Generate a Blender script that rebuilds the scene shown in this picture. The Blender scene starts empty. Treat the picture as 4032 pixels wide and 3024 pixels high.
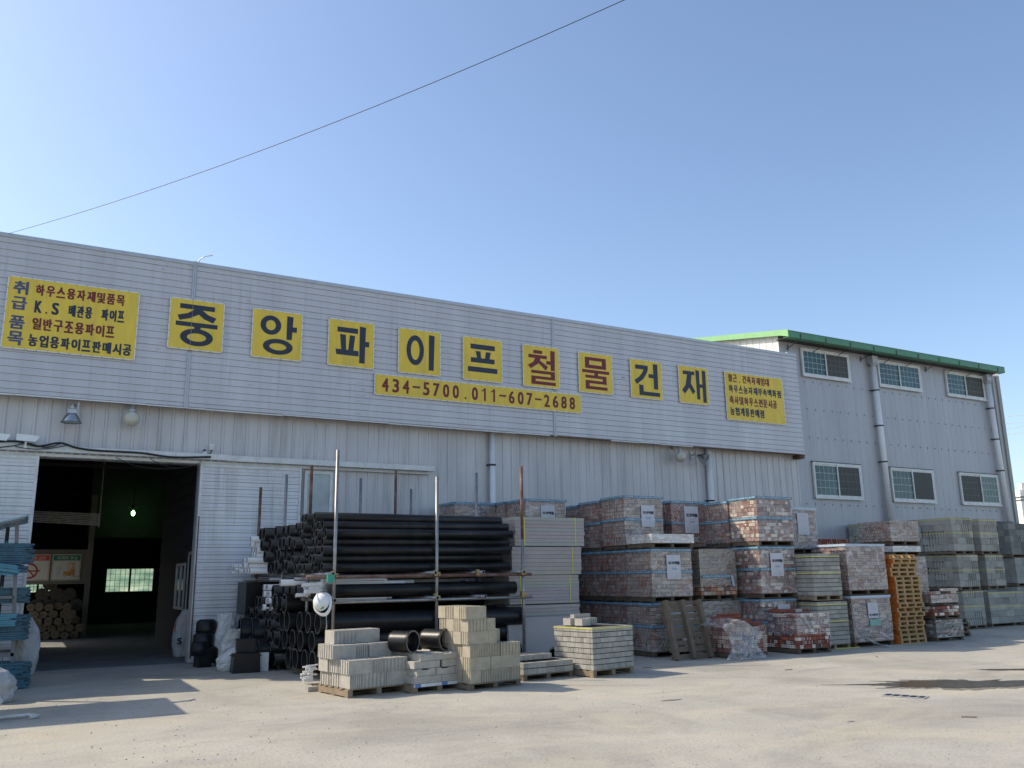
import bpy, bmesh, math, random
from mathutils import Vector, Matrix, noise as mnoise
R = math.radians
S = bpy.context.scene
COL = S.collection
random.seed(7)

# ------------------------------------------------------------------ camera
F, HCAM = 3400.0, 1.65
YAW, PIT, ROL = 0.512748, 0.219451, -0.014647
fw = Vector((math.sin(YAW)*math.cos(PIT), math.cos(YAW)*math.cos(PIT), math.sin(PIT)))
rt0 = Vector((math.cos(YAW), -math.sin(YAW), 0)); up0 = rt0.cross(fw)
cr, sr = math.cos(ROL), math.sin(ROL)
rt = cr*rt0 + sr*up0; up = -sr*rt0 + cr*up0
cd = bpy.data.cameras.new('camera'); cam = bpy.data.objects.new('camera', cd); COL.objects.link(cam)
cam.matrix_world = Matrix(((rt.x, up.x, -fw.x, 0), (rt.y, up.y, -fw.y, 0), (rt.z, up.z, -fw.z, HCAM), (0, 0, 0, 1)))
cd.sensor_width = 36; cd.lens = F/4032*36; cd.clip_start = .1; cd.clip_end = 2000
S.camera = cam
CP = Vector((0, 0, HCAM))
def ray(u, v): return rt*((u-2016)/F) - up*((v-1512)/F) + fw
def onY(u, v, Y):
    d = ray(u, v); return CP + d*(Y/d.y)
def onX(u, v, X):
    d = ray(u, v); return CP + d*(X/d.x)
def onZ(u, v, z=0.0):
    d = ray(u, v); return CP + d*((z-HCAM)/d.z)

# ------------------------------------------------------------------ light
SUN = Vector((-.92, .745, 1.0)).normalized()          # towards the sun
el = math.asin(SUN.z); az = math.atan2(SUN.x, SUN.y)
W = bpy.data.worlds.new('World'); S.world = W; W.use_nodes = True
nt = W.node_tree; bg = nt.nodes['Background']
sky = nt.nodes.new('ShaderNodeTexSky'); sky.sky_type = 'NISHITA'; sky.sun_disc = False
sky.sun_elevation = el; sky.sun_rotation = az; sky.altitude = 50
sky.air_density = .95; sky.dust_density = 1.35; sky.ozone_density = 1.8
nt.links.new(sky.outputs[0], bg.inputs[0]); bg.inputs[1].default_value = .125
ld = bpy.data.lights.new('sun', 'SUN'); ld.energy = 2.75; ld.angle = R(.55); ld.color = (1, .89, .72)
lo = bpy.data.objects.new('sun', ld); COL.objects.link(lo); lo.rotation_euler = (-SUN).to_track_quat('-Z', 'Y').to_euler()
lo.location = SUN*40
vs = S.view_settings; vs.view_transform = 'Standard'; vs.look = 'None'; vs.exposure = 0.85; vs.gamma = 1; vs.use_curve_mapping = False

# ------------------------------------------------------------------ materials
MATS = {}
def mat(name, col, rough=.6, var=.12, scale=2.5, bump=0.0, bscale=60, metal=0.0, spec=.5, streak=False, col2=None, amt2=.35, s2=1.2, attr=False, stain=None, coords='w', runs=0.0):
    """procedural surface: base colour (or face colour attribute) x noise mottling, optional second tint in patches, vertical dirt streaks, bump"""
    if name in MATS: return MATS[name]
    m = bpy.data.materials.new(name); m.use_nodes = True; N = m.node_tree.nodes; L = m.node_tree.links
    b = N['Principled BSDF']; b.inputs['Roughness'].default_value = rough; b.inputs['Metallic'].default_value = metal
    b.inputs['Specular IOR Level'].default_value = spec
    if coords == 'o': pos = N.new('ShaderNodeTexCoord').outputs['Object']
    else: pos = N.new('ShaderNodeNewGeometry').outputs['Position']
    src = pos
    if streak:
        mp = N.new('ShaderNodeMapping'); mp.inputs['Scale'].default_value = (1, 1, .16); L.new(pos, mp.inputs[0]); src = mp.outputs[0]
    n1 = N.new('ShaderNodeTexNoise'); n1.inputs['Scale'].default_value = scale; n1.inputs['Detail'].default_value = 7; n1.inputs['Roughness'].default_value = .65
    L.new(src, n1.inputs['Vector'])
    mr = N.new('ShaderNodeMapRange'); mr.inputs[1].default_value = .3; mr.inputs[2].default_value = .7
    mr.inputs[3].default_value = 1-var; mr.inputs[4].default_value = 1+var; L.new(n1.outputs[0], mr.inputs[0])
    if attr:
        a = N.new('ShaderNodeAttribute'); a.attribute_name = 'col'; base = a.outputs['Color']
    else:
        a = N.new('ShaderNodeRGB'); a.outputs[0].default_value = (*col, 1); base = a.outputs[0]
    if col2 is not None:
        n2 = N.new('ShaderNodeTexNoise'); n2.inputs['Scale'].default_value = s2; n2.inputs['Detail'].default_value = 8; n2.inputs['Roughness'].default_value = .7
        L.new(src, n2.inputs['Vector'])
        r2 = N.new('ShaderNodeMapRange'); r2.inputs[1].default_value = .45; r2.inputs[2].default_value = .68; r2.inputs[4].default_value = amt2
        L.new(n2.outputs[0], r2.inputs[0])
        mx = N.new('ShaderNodeMix'); mx.data_type = 'RGBA'; L.new(r2.outputs[0], mx.inputs[0]); L.new(base, mx.inputs[6]); mx.inputs[7].default_value = (*col2, 1)
        base = mx.outputs[2]
    if runs:
        m3 = N.new('ShaderNodeMapping'); m3.inputs['Scale'].default_value = (1, 1, .045); L.new(pos, m3.inputs[0])
        n5 = N.new('ShaderNodeTexNoise'); n5.inputs['Scale'].default_value = 8; n5.inputs['Detail'].default_value = 5; n5.inputs['Roughness'].default_value = .6; L.new(m3.outputs[0], n5.inputs['Vector'])
        r5_ = N.new('ShaderNodeMapRange'); r5_.inputs[1].default_value = .54; r5_.inputs[2].default_value = .74; r5_.inputs[4].default_value = runs; L.new(n5.outputs[0], r5_.inputs[0])
        x5 = N.new('ShaderNodeMix'); x5.data_type = 'RGBA'; L.new(r5_.outputs[0], x5.inputs[0]); L.new(base, x5.inputs[6]); x5.inputs[7].default_value = (.25, .225, .20, 1); base = x5.outputs[2]
    vm = N.new('ShaderNodeVectorMath'); vm.operation = 'SCALE'; L.new(base, vm.inputs[0]); L.new(mr.outputs[0], vm.inputs['Scale'])
    L.new(vm.outputs[0], b.inputs['Base Color'])
    if bump:
        n3 = N.new('ShaderNodeTexNoise'); n3.inputs['Scale'].default_value = bscale; n3.inputs['Detail'].default_value = 5; L.new(pos, n3.inputs['Vector'])
        bp = N.new('ShaderNodeBump'); bp.inputs['Strength'].default_value = bump; bp.inputs['Distance'].default_value = .01
        L.new(n3.outputs[0], bp.inputs['Height']); L.new(bp.outputs[0], b.inputs['Normal'])
    MATS[name] = m; return m

def film(name, base, top, tint=(.8, .8, .82), rough=.28, scale=5, trans=.9):
    """thin plastic film: clear sheet with milky wrinkles"""
    m = bpy.data.materials.new(name); m.use_nodes = True; N = m.node_tree.nodes; L = m.node_tree.links
    b = N['Principled BSDF']; b.inputs['Base Color'].default_value = (*tint, 1); b.inputs['Roughness'].default_value = rough
    tr = N.new('ShaderNodeBsdfTransparent'); tr.inputs[0].default_value = (trans, trans, trans, 1)
    g = N.new('ShaderNodeNewGeometry')
    mp = N.new('ShaderNodeMapping'); mp.inputs['Rotation'].default_value = (.3, .6, .2); mp.inputs['Scale'].default_value = (1, 1, 2.6); L.new(g.outputs['Position'], mp.inputs[0])
    n = N.new('ShaderNodeTexNoise'); n.inputs['Scale'].default_value = scale; n.inputs['Detail'].default_value = 6; n.inputs['Roughness'].default_value = .6; n.inputs['Distortion'].default_value = 1.2
    L.new(mp.outputs[0], n.inputs['Vector'])
    mr = N.new('ShaderNodeMapRange'); mr.inputs[1].default_value = .42; mr.inputs[2].default_value = .74; mr.inputs[3].default_value = base; mr.inputs[4].default_value = top
    L.new(n.outputs[0], mr.inputs[0])
    mp2 = N.new('ShaderNodeMapping'); mp2.inputs['Rotation'].default_value = (.9, .5, .7); mp2.inputs['Scale'].default_value = (.5, 4.5, .8); L.new(g.outputs['Position'], mp2.inputs[0])
    n4 = N.new('ShaderNodeTexNoise'); n4.inputs['Scale'].default_value = 2.6; n4.inputs['Detail'].default_value = 1.2; n4.inputs['Distortion'].default_value = .15; L.new(mp2.outputs[0], n4.inputs['Vector'])
    s4 = N.new('ShaderNodeMath'); s4.operation = 'SUBTRACT'; s4.inputs[1].default_value = .5; L.new(n4.outputs[0], s4.inputs[0])
    a4 = N.new('ShaderNodeMath'); a4.operation = 'ABSOLUTE'; L.new(s4.outputs[0], a4.inputs[0])
    r4 = N.new('ShaderNodeMapRange'); r4.inputs[1].default_value = 0.0; r4.inputs[2].default_value = .022; r4.inputs[3].default_value = .24; r4.inputs[4].default_value = 0.0; L.new(a4.outputs[0], r4.inputs[0])  # thin white crease lines, highlights of the film put into its colour
    ad = N.new('ShaderNodeMath'); ad.operation = 'ADD'; ad.use_clamp = True; L.new(mr.outputs[0], ad.inputs[0]); L.new(r4.outputs[0], ad.inputs[1])
    n2 = N.new('ShaderNodeTexNoise'); n2.inputs['Scale'].default_value = 3.4; n2.inputs['Detail'].default_value = 3; n2.inputs['Distortion'].default_value = 1.5; L.new(mp.outputs[0], n2.inputs['Vector'])
    bp = N.new('ShaderNodeBump'); bp.inputs['Strength'].default_value = .5; bp.inputs['Distance'].default_value = .06; L.new(n2.outputs[0], bp.inputs['Height']); L.new(bp.outputs[0], b.inputs['Normal'])
    mx = N.new('ShaderNodeMixShader'); L.new(ad.outputs[0], mx.inputs[0]); L.new(tr.outputs[0], mx.inputs[1]); L.new(b.outputs[0], mx.inputs[2])
    gl = N.new('ShaderNodeBsdfGlossy'); gl.inputs['Roughness'].default_value = .16; gl.inputs[0].default_value = (.9, .9, .9, 1); L.new(bp.outputs[0], gl.inputs['Normal'])
    m2 = N.new('ShaderNodeMixShader'); m2.inputs[0].default_value = .085; L.new(mx.outputs[0], m2.inputs[1]); L.new(gl.outputs[0], m2.inputs[2])
    L.new(m2.outputs[0], N['Material Output'].inputs[0]); MATS[name] = m; return m

def glow(name, col, strength):
    m = bpy.data.materials.new(name); m.use_nodes = True; b = m.node_tree.nodes['Principled BSDF']
    b.inputs['Base Color'].default_value = (*col, 1); b.inputs['Emission Color'].default_value = (*col, 1); b.inputs['Emission Strength'].default_value = strength
    MATS[name] = m; return m

M_wall = mat('wall_steel', (.545, .525, .52), .45, .10, 1.6, streak=True, col2=(.44, .42, .405), amt2=.55, s2=2.2, runs=.5, metal=.15)
M_side = mat('fascia_steel', (.54, .52, .52), .42, .08, 1.3, streak=True, col2=(.65, .63, .62), amt2=.55, s2=1.4, runs=.32, metal=.15)
M_door = mat('door_steel', (.69, .665, .66), .45, .10, 1.5, streak=True, col2=(.42, .41, .36), amt2=.5, s2=1.7, metal=.1, runs=.45)
M_seam = mat('dark_seam', (.34, .325, .32), .9, .3, 6)
M_white = mat('white_paint', (.68, .68, .66), .45, .10, 4, col2=(.42, .40, .36), amt2=.4, s2=5)
M_rack = mat('rack_grey', (.17, .17, .18), .5, .2, 5, metal=.3)
M_trim = mat('trim_grey', (.46, .47, .49), .4, .1, 5, metal=.3)
M_wall2 = mat('annex_steel', (.415, .415, .435), .42, .06, 1.5, streak=True, col2=(.35, .345, .355), amt2=.5, s2=1.8, runs=.2, metal=.15)
M_gable = mat('gable_steel', (.72, .70, .64), .5, .06, 2, streak=True)
M_green = mat('green_paint', (.075, .235, .125), .45, .12, 3)
M_rake = mat('rake_green', (.22, .46, .18), .45, .1, 3)  # lighter than the gutter green, sunlight on the rake put into its colour
M_rust = mat('rusty_edge', (.14, .09, .06), .9, .4, 7, bump=.3)
M_glass = mat('teal_glass', (.025, .075, .08), .08, .45, 1.1, spec=.42)
M_screen = mat('insect_screen', (.055, .058, .052), .6, .12, 9)
M_frost = mat('frosted_glass', (.40, .44, .43), .35, .22, 2.2)
M_pvc = mat('pvc_white', (.74, .74, .73), .4, .06, 6)
M_pipe = mat('black_plastic', (.0085, .009, .010), .36, .35, 3, bump=.12, bscale=25, col2=(.022, .021, .020), amt2=.5, s2=3, spec=.35)
M_pipei = mat('pipe_inside', (.004, .004, .005), .6, .3, 3, spec=.2)  # blacker than the outer wall, shade of the bore put into the colour
M_rim = mat('pipe_rim', (.15, .145, .135), .5, .3, 8)  # pale grey puts the light on the pipe edges into the colour
M_galv = mat('galvanised', (.33, .32, .31), .45, .22, 9, metal=.75, col2=(.26, .22, .18), amt2=.6, s2=5)
M_rustp = mat('rusty_tube', (.13, .055, .035), .8, .35, 9, bump=.2, col2=(.3, .27, .25), amt2=.5, s2=4)
M_brass = mat('clamp_steel', (.36, .26, .12), .5, .25, 20, metal=.5)
M_conc = mat('block_concrete', (.43, .40, .345), .95, .15, 9, bump=.5, bscale=160, col2=(.33, .31, .265), amt2=.55, s2=3)
M_beige = mat('block_beige', (.41, .36, .265), .95, .15, 8, bump=.5, bscale=150, col2=(.33, .30, .23), amt2=.5, s2=3)
M_grey = mat('brick_concrete', (.31, .315, .29), .95, .16, 7, bump=.45, bscale=150, attr=True)
M_panel = mat('board_buff', (.38, .35, .325), .9, .07, 4, bump=.2, bscale=90, attr=True)
M_brick = mat('fired_brick', (.3, .1, .07), .9, .16, 11, bump=.35, bscale=120, attr=True)
M_hole = mat('brick_hole', (.012, .010, .010), 1, .1, 5)  # near-black colour stands in for the shade inside holes and gaps
M_tie = mat('paper_tie', (.62, .61, .60), .6, .1, 9)
M_wood = mat('pallet_wood', (.25, .19, .125), .85, .22, 9, bump=.3, bscale=70, col2=(.20, .15, .10), amt2=.6, s2=6)
M_oldwood = mat('old_wood', (.17, .13, .09), .9, .22, 9, bump=.3, bscale=70, col2=(.12, .10, .08), amt2=.6, s2=6)
M_newwood = mat('new_wood', (.42, .27, .12), .8, .16, 9, bump=.2, bscale=70)
M_orange = mat('orange_paint', (.60, .155, .02), .65, .25, 7, col2=(.30, .10, .03), amt2=.7, s2=5)
M_film = film('stretch_film', .07, .30, (.90, .84, .79), .3, 2.2)
M_filmd = film('dusty_film', .30, .85, (.36, .33, .29), .5, 4)
M_loose = film('loose_film', .17, .55, (.66, .64, .61), .28, 3.0)
M_filmw = film('white_film', .55, .95, (.82, .80, .77), .3, 4)
M_band = mat('blue_tape', (.055, .19, .30), .35, .12, 8)
M_bandc = mat('pale_tape', (.42, .50, .60), .35, .1, 8)
M_strap = mat('yellow_strap', (.62, .56, .10), .4, .08, 9)
M_paper = mat('label_paper', (.55, .55, .58), .7, .06, 9)
M_ink = mat('black_ink', (.02, .022, .03), .6, .1, 9)
M_inkb = mat('blue_ink', (.12, .20, .42), .6, .1, 9)
M_yel = mat('sign_yellow', (.80, .56, .055), .5, .09, 4, streak=True, col2=(.62, .45, .07), amt2=.55, s2=6, runs=.12)
M_signw = mat('sign_edge', (.74, .74, .68), .5, .05, 5)
M_navy = mat('letter_navy', (.018, .026, .048), .5, .12, 4)
M_red = mat('letter_red', (.17, .010, .016), .5, .12, 4)
M_blue = mat('letter_blue', (.065, .085, .17), .5, .12, 4)
M_dark = mat('dark_steel', (.05, .05, .052), .6, .2, 8, metal=.3)
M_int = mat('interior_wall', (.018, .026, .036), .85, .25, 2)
M_intw = mat('partition_board', (.20, .19, .165), .8, .12, 3)
M_sack = mat('woven_sack', (.62, .60, .56), .75, .12, 8, bump=1.0, bscale=11)
M_bluep = mat('blue_plastic', (.028, .11, .165), .45, .3, 9, col2=(.02, .06, .09), amt2=.7, s2=7)
M_bluel = mat('light_blue_plastic', (.06, .24, .33), .4, .15, 9)
M_roll = mat('coir_roll', (.20, .165, .11), .95, .3, 18, bump=.8, bscale=50)
M_felt = mat('felt_roll', (.13, .115, .095), .95, .3, 14, bump=.6, bscale=50)
M_lampglass = mat('lamp_globe', (.52, .49, .40), .15, .1, 6)
M_alu = mat('spun_aluminium', (.5, .52, .52), .25, .12, 20, metal=.9)
M_helm = mat('helmet_white', (.80, .79, .76), .3, .03, 6)
M_cable = mat('cable_black', (.012, .012, .014), .5, .1, 9)
M_tag = mat('tag_green', (.03, .32, .22), .5, .1, 9)
M_board = mat('notice_board', (.70, .69, .64), .5, .06, 5)
M_bred = mat('notice_red', (.62, .09, .06), .5, .06, 5)
M_bgreen = mat('notice_green', (.03, .24, .15), .5, .06, 5)
M_borange = mat('notice_orange', (.70, .32, .06), .5, .06, 5)

# ------------------------------------------------------------------ mesh builder
class MB:
    def __init__(s): s.v = []; s.f = []; s.m = []; s.c = []; s.s = []
    def face(s, idx, m=0, c=None, sm=False): s.f.append(idx); s.m.append(m); s.c.append(c or (1, 1, 1)); s.s.append(sm)
    def quad(s, a, b, c_, d, m=0, c=None):
        n = len(s.v); s.v += [tuple(a), tuple(b), tuple(c_), tuple(d)]; s.face((n, n+1, n+2, n+3), m, c)
    def box(s, x0, x1, y0, y1, z0, z1, m=0, c=None, M=None):
        n = len(s.v); P = [(x, y, z) for z in (z0, z1) for y in (y0, y1) for x in (x0, x1)]
        if M is not None: P = [tuple(M @ Vector(p)) for p in P]
        s.v += P
        for q in ((0, 2, 3, 1), (4, 5, 7, 6), (0, 1, 5, 4), (2, 6, 7, 3), (1, 3, 7, 5), (0, 4, 6, 2)): s.face(tuple(n+i for i in q), m, c)
    def bar(s, p, q, w, t, m=0, c=None):
        p, q = Vector(p), Vector(q); d = q-p; L = d.length; M = Matrix.Translation(p) @ d.to_track_quat('X', 'Z').to_matrix().to_4x4()
        s.box(0, L, -w/2, w/2, -t/2, t/2, m, c, M)
    def ring(s, ctr, ax, r, n):
        q = ax.to_track_quat('Z', 'Y'); k = len(s.v)
        for i in range(n):
            a = 2*math.pi*i/n; s.v.append(tuple(ctr + q @ Vector((r*math.cos(a), r*math.sin(a), 0))))
        return k
    def join(s, a, b, n, m=0, c=None, sm=True):
        for i in range(n): j = (i+1) % n; s.face((a+i, a+j, b+j, b+i), m, c, sm)
    def cyl(s, p, q, r, r2=None, n=12, m=0, c=None, cap=True):
        p, q = Vector(p), Vector(q); ax = (q-p).normalized(); r2 = r if r2 is None else r2
        a = s.ring(p, ax, r, n); b = s.ring(q, ax, r2, n); s.join(a, b, n, m, c)
        if cap: s.face(tuple(a+i for i in reversed(range(n))), m, c); s.face(tuple(b+i for i in range(n)), m, c)
    def tube(s, p, q, ro, ri, n=20, m=0, mi=1, mr=2, corr=0, cn=0):
        """open hollow pipe, outer wall optionally corrugated"""
        p, q = Vector(p), Vector(q); ax = (q-p).normalized(); L = (q-p).length
        a0 = s.ring(p, ax, ro, n); prev = a0
        if cn:
            for k in range(1, cn*2):
                r = ro - (corr if k % 2 else 0); b = s.ring(p + ax*L*k/(cn*2), ax, r, n); s.join(prev, b, n, m); prev = b
        b0 = s.ring(q, ax, ro, n); s.join(prev, b0, n, m)
        a1 = s.ring(p, ax, ri, n); b1 = s.ring(q, ax, ri, n)
        s.join(b1, a1, n, mi); s.join(a1, a0, n, mr, sm=False); s.join(b0, b1, n, mr, sm=False)
    def path(s, pts, r, n=6, m=0):
        pts = [Vector(p) for p in pts]; prev = None
        for i, p in enumerate(pts):
            d = (pts[min(i+1, len(pts)-1)] - pts[max(i-1, 0)]).normalized(); k = s.ring(p, d, r, n)
            if prev is not None: s.join(prev, k, n, m)
            prev = k
    def lathe(s, prof, n=24, m=0, o=(0, 0, 0), sm=True):
        prev = None
        for (r, z) in prof:
            k = len(s.v)
            for i in range(n): a = 2*math.pi*i/n; s.v.append((o[0]+r*math.cos(a), o[1]+r*math.sin(a), o[2]+z))
            if prev is not None: s.join(prev, k, n, m, sm=sm)
            prev = k
    def prism(s, pts, O, ux, uy, t, m=0, c=None):
        """2-D outline extruded by t along ux x uy"""
        O, ux, uy = Vector(O), Vector(ux), Vector(uy); w = ux.cross(uy).normalized()*t; n = len(pts); k = len(s.v)
        for p in pts: s.v.append(tuple(O+ux*p[0]+uy*p[1]))
        for p in pts: s.v.append(tuple(O+ux*p[0]+uy*p[1]+w))
        s.face(tuple(k+i for i in reversed(range(n))), m, c); s.face(tuple(k+n+i for i in range(n)), m, c)
        for i in range(n): j = (i+1) % n; s.face((k+i, k+j, k+n+j, k+n+i), m, c)
    def mesh(s, name, mats):
        me = bpy.data.meshes.new(name); me.from_pydata(s.v, [], s.f)
        for mm in mats: me.materials.append(mm)
        me.polygons.foreach_set('material_index', s.m); me.polygons.foreach_set('use_smooth', s.s)
        if any(c != (1, 1, 1) for c in s.c):
            at = me.color_attributes.new('col', 'FLOAT_COLOR', 'CORNER'); buf = []
            for f, c in zip(s.f, s.c): buf += [c[0], c[1], c[2], 1.0]*len(f)
            at.data.foreach_set('color', buf)
        me.update(); return me
    def build(s, name, mats, parent=None, loc=None, rz=0.0):
        mats = mats if isinstance(mats, (list, tuple)) else [mats]
        return put(name, s.mesh(name, mats), parent, loc, rz)

def put(name, me, parent=None, loc=None, rz=0.0):
    o = bpy.data.objects.new(name, me); COL.objects.link(o)
    if parent is not None: o.parent = parent
    if loc is not None: o.location = loc
    if rz: o.rotation_euler = (0, 0, rz)
    return o
def tag(o, label=None, cat=None, group=None, kind=None):
    if label: o['label'] = label
    if cat: o['category'] = cat
    if group: o['group'] = group
    if kind: o['kind'] = kind
    return o
def thing(name, label, cat, loc=(0, 0, 0), rz=0.0, group=None):
    o = bpy.data.objects.new(name, None); COL.objects.link(o); o.location = loc; o.rotation_euler = (0, 0, rz); o.empty_display_size = .2
    return tag(o, label, cat, group)
def dup(o, loc=None, rz=None, label=None, group=None, parent=None):
    c = o.copy(); COL.objects.link(c)
    if parent is not None: c.parent = parent
    if loc is not None: c.location = loc
    if rz is not None: c.rotation_euler = (0, 0, rz)
    if label: c['label'] = label
    if group: c['group'] = group
    for ch in [x for x in o.children]: dup(ch, parent=c)
    return c

# text: a flat mesh lying in the XZ plane facing -Y, fitted to the box w x h with its lower left corner at 0,0
_TX = {}
def text_mesh(body, w, h, bold=0.0, m=None, keep=False):
    key = (body, round(w, 3), round(h, 3), bold, m.name if m else '', keep)
    if key in _TX: return _TX[key]
    c = bpy.data.curves.new('lettering', 'FONT'); c.body = body; c.resolution_u = 3
    o = bpy.data.objects.new('lettering_source', c); COL.objects.link(o); bpy.context.view_layer.update()
    me = bpy.data.meshes.new_from_object(o.evaluated_get(bpy.context.evaluated_depsgraph_get()))
    bpy.data.objects.remove(o); bpy.data.curves.remove(c)
    V = [v.co.copy() for v in me.vertices]; x0 = min(p.x for p in V); x1 = max(p.x for p in V); y0 = min(p.y for p in V); y1 = max(p.y for p in V)
    b = bold*h; sx = (w-b)/(x1-x0); sy = h/(y1-y0)
    if keep: sx = min(sx, sy)
    mb = MB(); polys = [tuple(p.vertices) for p in me.polygons]
    sy = (h-b*.7)/(y1-y0)
    for k, (ox, oz) in enumerate(((0, 0), (1, 0), (0, .7), (1, .7), (.5, .35)) if bold else ((0, 0),)):
        n = len(mb.v); mb.v += [((p.x-x0)*sx + b*ox, -.0006*k, (p.y-y0)*sy + b*oz) for p in V]
        for p in polys: mb.face(tuple(n+i for i in p))
    bpy.data.meshes.remove(me)
    r = mb.mesh('lettering', [m or M_ink]); _TX[key] = r; return r
def text(name, body, parent, x, y, z, w, h, m, bold=0.0, rz=0.0): return put(name, text_mesh(body, w, h, bold, m), parent, (x, y, z), rz)
# ================================================================== SETTING
YW = 19.6            # plane of the front wall
YF = 19.25           # front of the fascia
g = MB(); g.box(-300, 500, -120, 700, -.3, 0)
gm = mat('yard_concrete', (.365, .343, .292), .93, .12, .9, bump=.8, bscale=24, col2=(.43, .40, .335), amt2=.55, s2=.55)
def yard(m):
    N = m.node_tree.nodes; L = m.node_tree.links; b = N['Principled BSDF']; pos = N.new('ShaderNodeNewGeometry').outputs['Position']
    src = b.inputs['Base Color'].links[0].from_socket
    def layer(prev, scale, lo, hi, col, amt, det=6, mapping=None, dist=0.0):
        s = pos
        if mapping: mp = N.new('ShaderNodeMapping'); mp.inputs['Scale'].default_value = mapping; L.new(pos, mp.inputs[0]); s = mp.outputs[0]
        n = N.new('ShaderNodeTexNoise'); n.inputs['Scale'].default_value = scale; n.inputs['Detail'].default_value = det; n.inputs['Roughness'].default_value = .68; n.inputs['Distortion'].default_value = dist; L.new(s, n.inputs['Vector'])
        r = N.new('ShaderNodeMapRange'); r.inputs[1].default_value = lo; r.inputs[2].default_value = hi; r.inputs[4].default_value = amt; L.new(n.outputs[0], r.inputs[0])
        x = N.new('ShaderNodeMix'); x.data_type = 'RGBA'; L.new(r.outputs[0], x.inputs[0]); L.new(prev, x.inputs[6]); x.inputs[7].default_value = (*col, 1); return x.outputs[2]
    c = layer(src, 26, .55, .70, (.19, .18, .155), .8, 4)            # aggregate specks
    c = layer(c, 30, .57, .70, (.52, .49, .42), .7, 4, (1.07, 1.1, 1))
    c = layer(c, .33, .47, .64, (.245, .23, .195), .75, 9, None, .6)     # old damp patches
    c = layer(c, .7, .50, .70, (.47, .41, .30), .75, 8, (.6, 1, 1), .8)   # sand
    c = layer(c, .8, .60, .66, (.25, .24, .21), .65, 7, (.25, 1.6, 1), .5)  # tyre scuffs
    L.new(c, b.inputs['Base Color'])
yard(gm)
tag(g.build('ground', gm), kind='structure')

b = MB(); b.box(-.89, 8.98, 19.62, 39.98, .001, .004); tag(b.build('hall_floor', mat('hall_concrete', (.20, .20, .195), .85, .25, 1.2, col2=(.12, .12, .12), amt2=.6, s2=.9)), kind='structure')  # darker oily concrete, with the hall's shade put into its colour
b = MB(); b.box(.16, 3.22, 19.53, 19.58, .0005, .005); tag(b.build('floor_track', M_seam), kind='structure')
def irregular(cx, cy, rx, ry, seed, n=90, rough=.35):
    rs = random.Random(seed); P = []
    for i in range(n):
        a = 2*math.pi*i/n; k = 1 + rough*mnoise.noise(Vector((math.cos(a)*2.2+seed, math.sin(a)*2.2, seed*.7))) + .5*rough*mnoise.noise(Vector((math.cos(a)*7+seed, math.sin(a)*7, 3))) + .35*rough*mnoise.noise(Vector((math.cos(a)*19, math.sin(a)*19, seed)))
        P.append((cx+rx*k*math.cos(a), cy+ry*k*math.sin(a)))
    return P
wm = mat('puddle_water', (.075, .066, .054), .2, .3, 3, spec=.6)
dmp = mat('damp_margin', (.17, .155, .125), .7, .35, 4)
for i, (u, v, rx, ry) in enumerate(((3800, 2694, 1.30, .42), (4000, 2637, .62, .09))):
    q = onZ(u, v); cx, cy = q.x, q.y; P_ = irregular(0, 0, rx, ry, 3+i*5, 140, .5)
    b = MB(); b.prism(P_, (0, 0, .001), (1, 0, 0), (0, 1, 0), .003)
    o = b.build('puddle', wm, None, (cx, cy, .004), -YAW); b = MB(); b.prism([(x*1.1, y*1.3-.02) for x, y in irregular(0, 0, rx, ry, 3+i*5, 140, .7)], (0, 0, -.003), (1, 0, 0), (0, 1, 0), .0025); b.build('damp_margin', dmp, o)
    tag(o, ['wide shallow brown puddle on the yard beyond the drain grate', 'narrow streak of water further back, near the right edge'][i], 'puddle', 'puddles on the yard')
dm = mat('damp_stain', (.16, .15, .13), .8, .3, 5)
for i, (u, v, rx, ry, l) in enumerate(((2645, 2757, .16, .05, 'small dark oily stain on the yard left of the grate'), (3350, 2842, .05, .02, 'tiny dark blot on the yard below the drain grate'))):
    p = onZ(u, v); b = MB(); b.prism(irregular(0, 0, rx, ry, 21+i, 40), (0, 0, .001), (1, 0, 0), (0, 1, 0), .003)
    tag(b.build('stain', dm, loc=(p.x, p.y, 0)), l, 'stain')

rg = random.Random(12); b = MB()
for k in range(900):
    u, v = rg.uniform(0, 4032), rg.uniform(2600, 3020) if rg.random() < .8 else rg.uniform(2560, 2700); q = onZ(u, v)
    if q.y > 15.5 or q.length > 26: continue
    r_ = rg.uniform(.003, .0085)*(1 if q.y < 9 else 1.3); a = rg.uniform(0, 3); c_, s_ = math.cos(a)*r_, math.sin(a)*r_
    n = len(b.v); b.v += [(q.x+c_*1.5, q.y+s_, 0), (q.x-s_, q.y+c_*1.2, 0), (q.x-c_*1.5, q.y-s_, 0), (q.x+s_, q.y-c_*1.2, 0), (q.x, q.y, r_*1.1)]
    for i in range(4): b.face((n+i, n+(i+1) % 4, n+4))
tag(b.build('gravel_bits', mat('gravel', (.25, .235, .20), .9, .4, 30)), 'scattered grit on the yard', 'gravel', kind='stuff')
jm = mat('ground_joint', (.14, .13, .11), .95, .3, 6)
for (a, c) in (((2240, 2671), (3080, 2668)), ((2240, 2698), (2560, 2699))):
    q0, q1 = onZ(*a), onZ(*c); n = 30; b = MB(); w = .006
    for k in range(n):
        s0, s1 = k/n, (k+1)/n; p0_, p1_ = q0.lerp(q1, s0), q0.lerp(q1, s1); d0, d1 = .03*mnoise.noise(p0_*1.3), .03*mnoise.noise(p1_*1.3)
        nn = Vector((-(q1-q0).y, (q1-q0).x, 0)).normalized(); z = Vector((0, 0, .004))
        b.quad(p0_+nn*(d0-w)+z, p1_+nn*(d1-w)+z, p1_+nn*(d1+w)+z, p0_+nn*(d0+w)+z)
    tag(b.build('ground_joint', jm), kind='structure')

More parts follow.
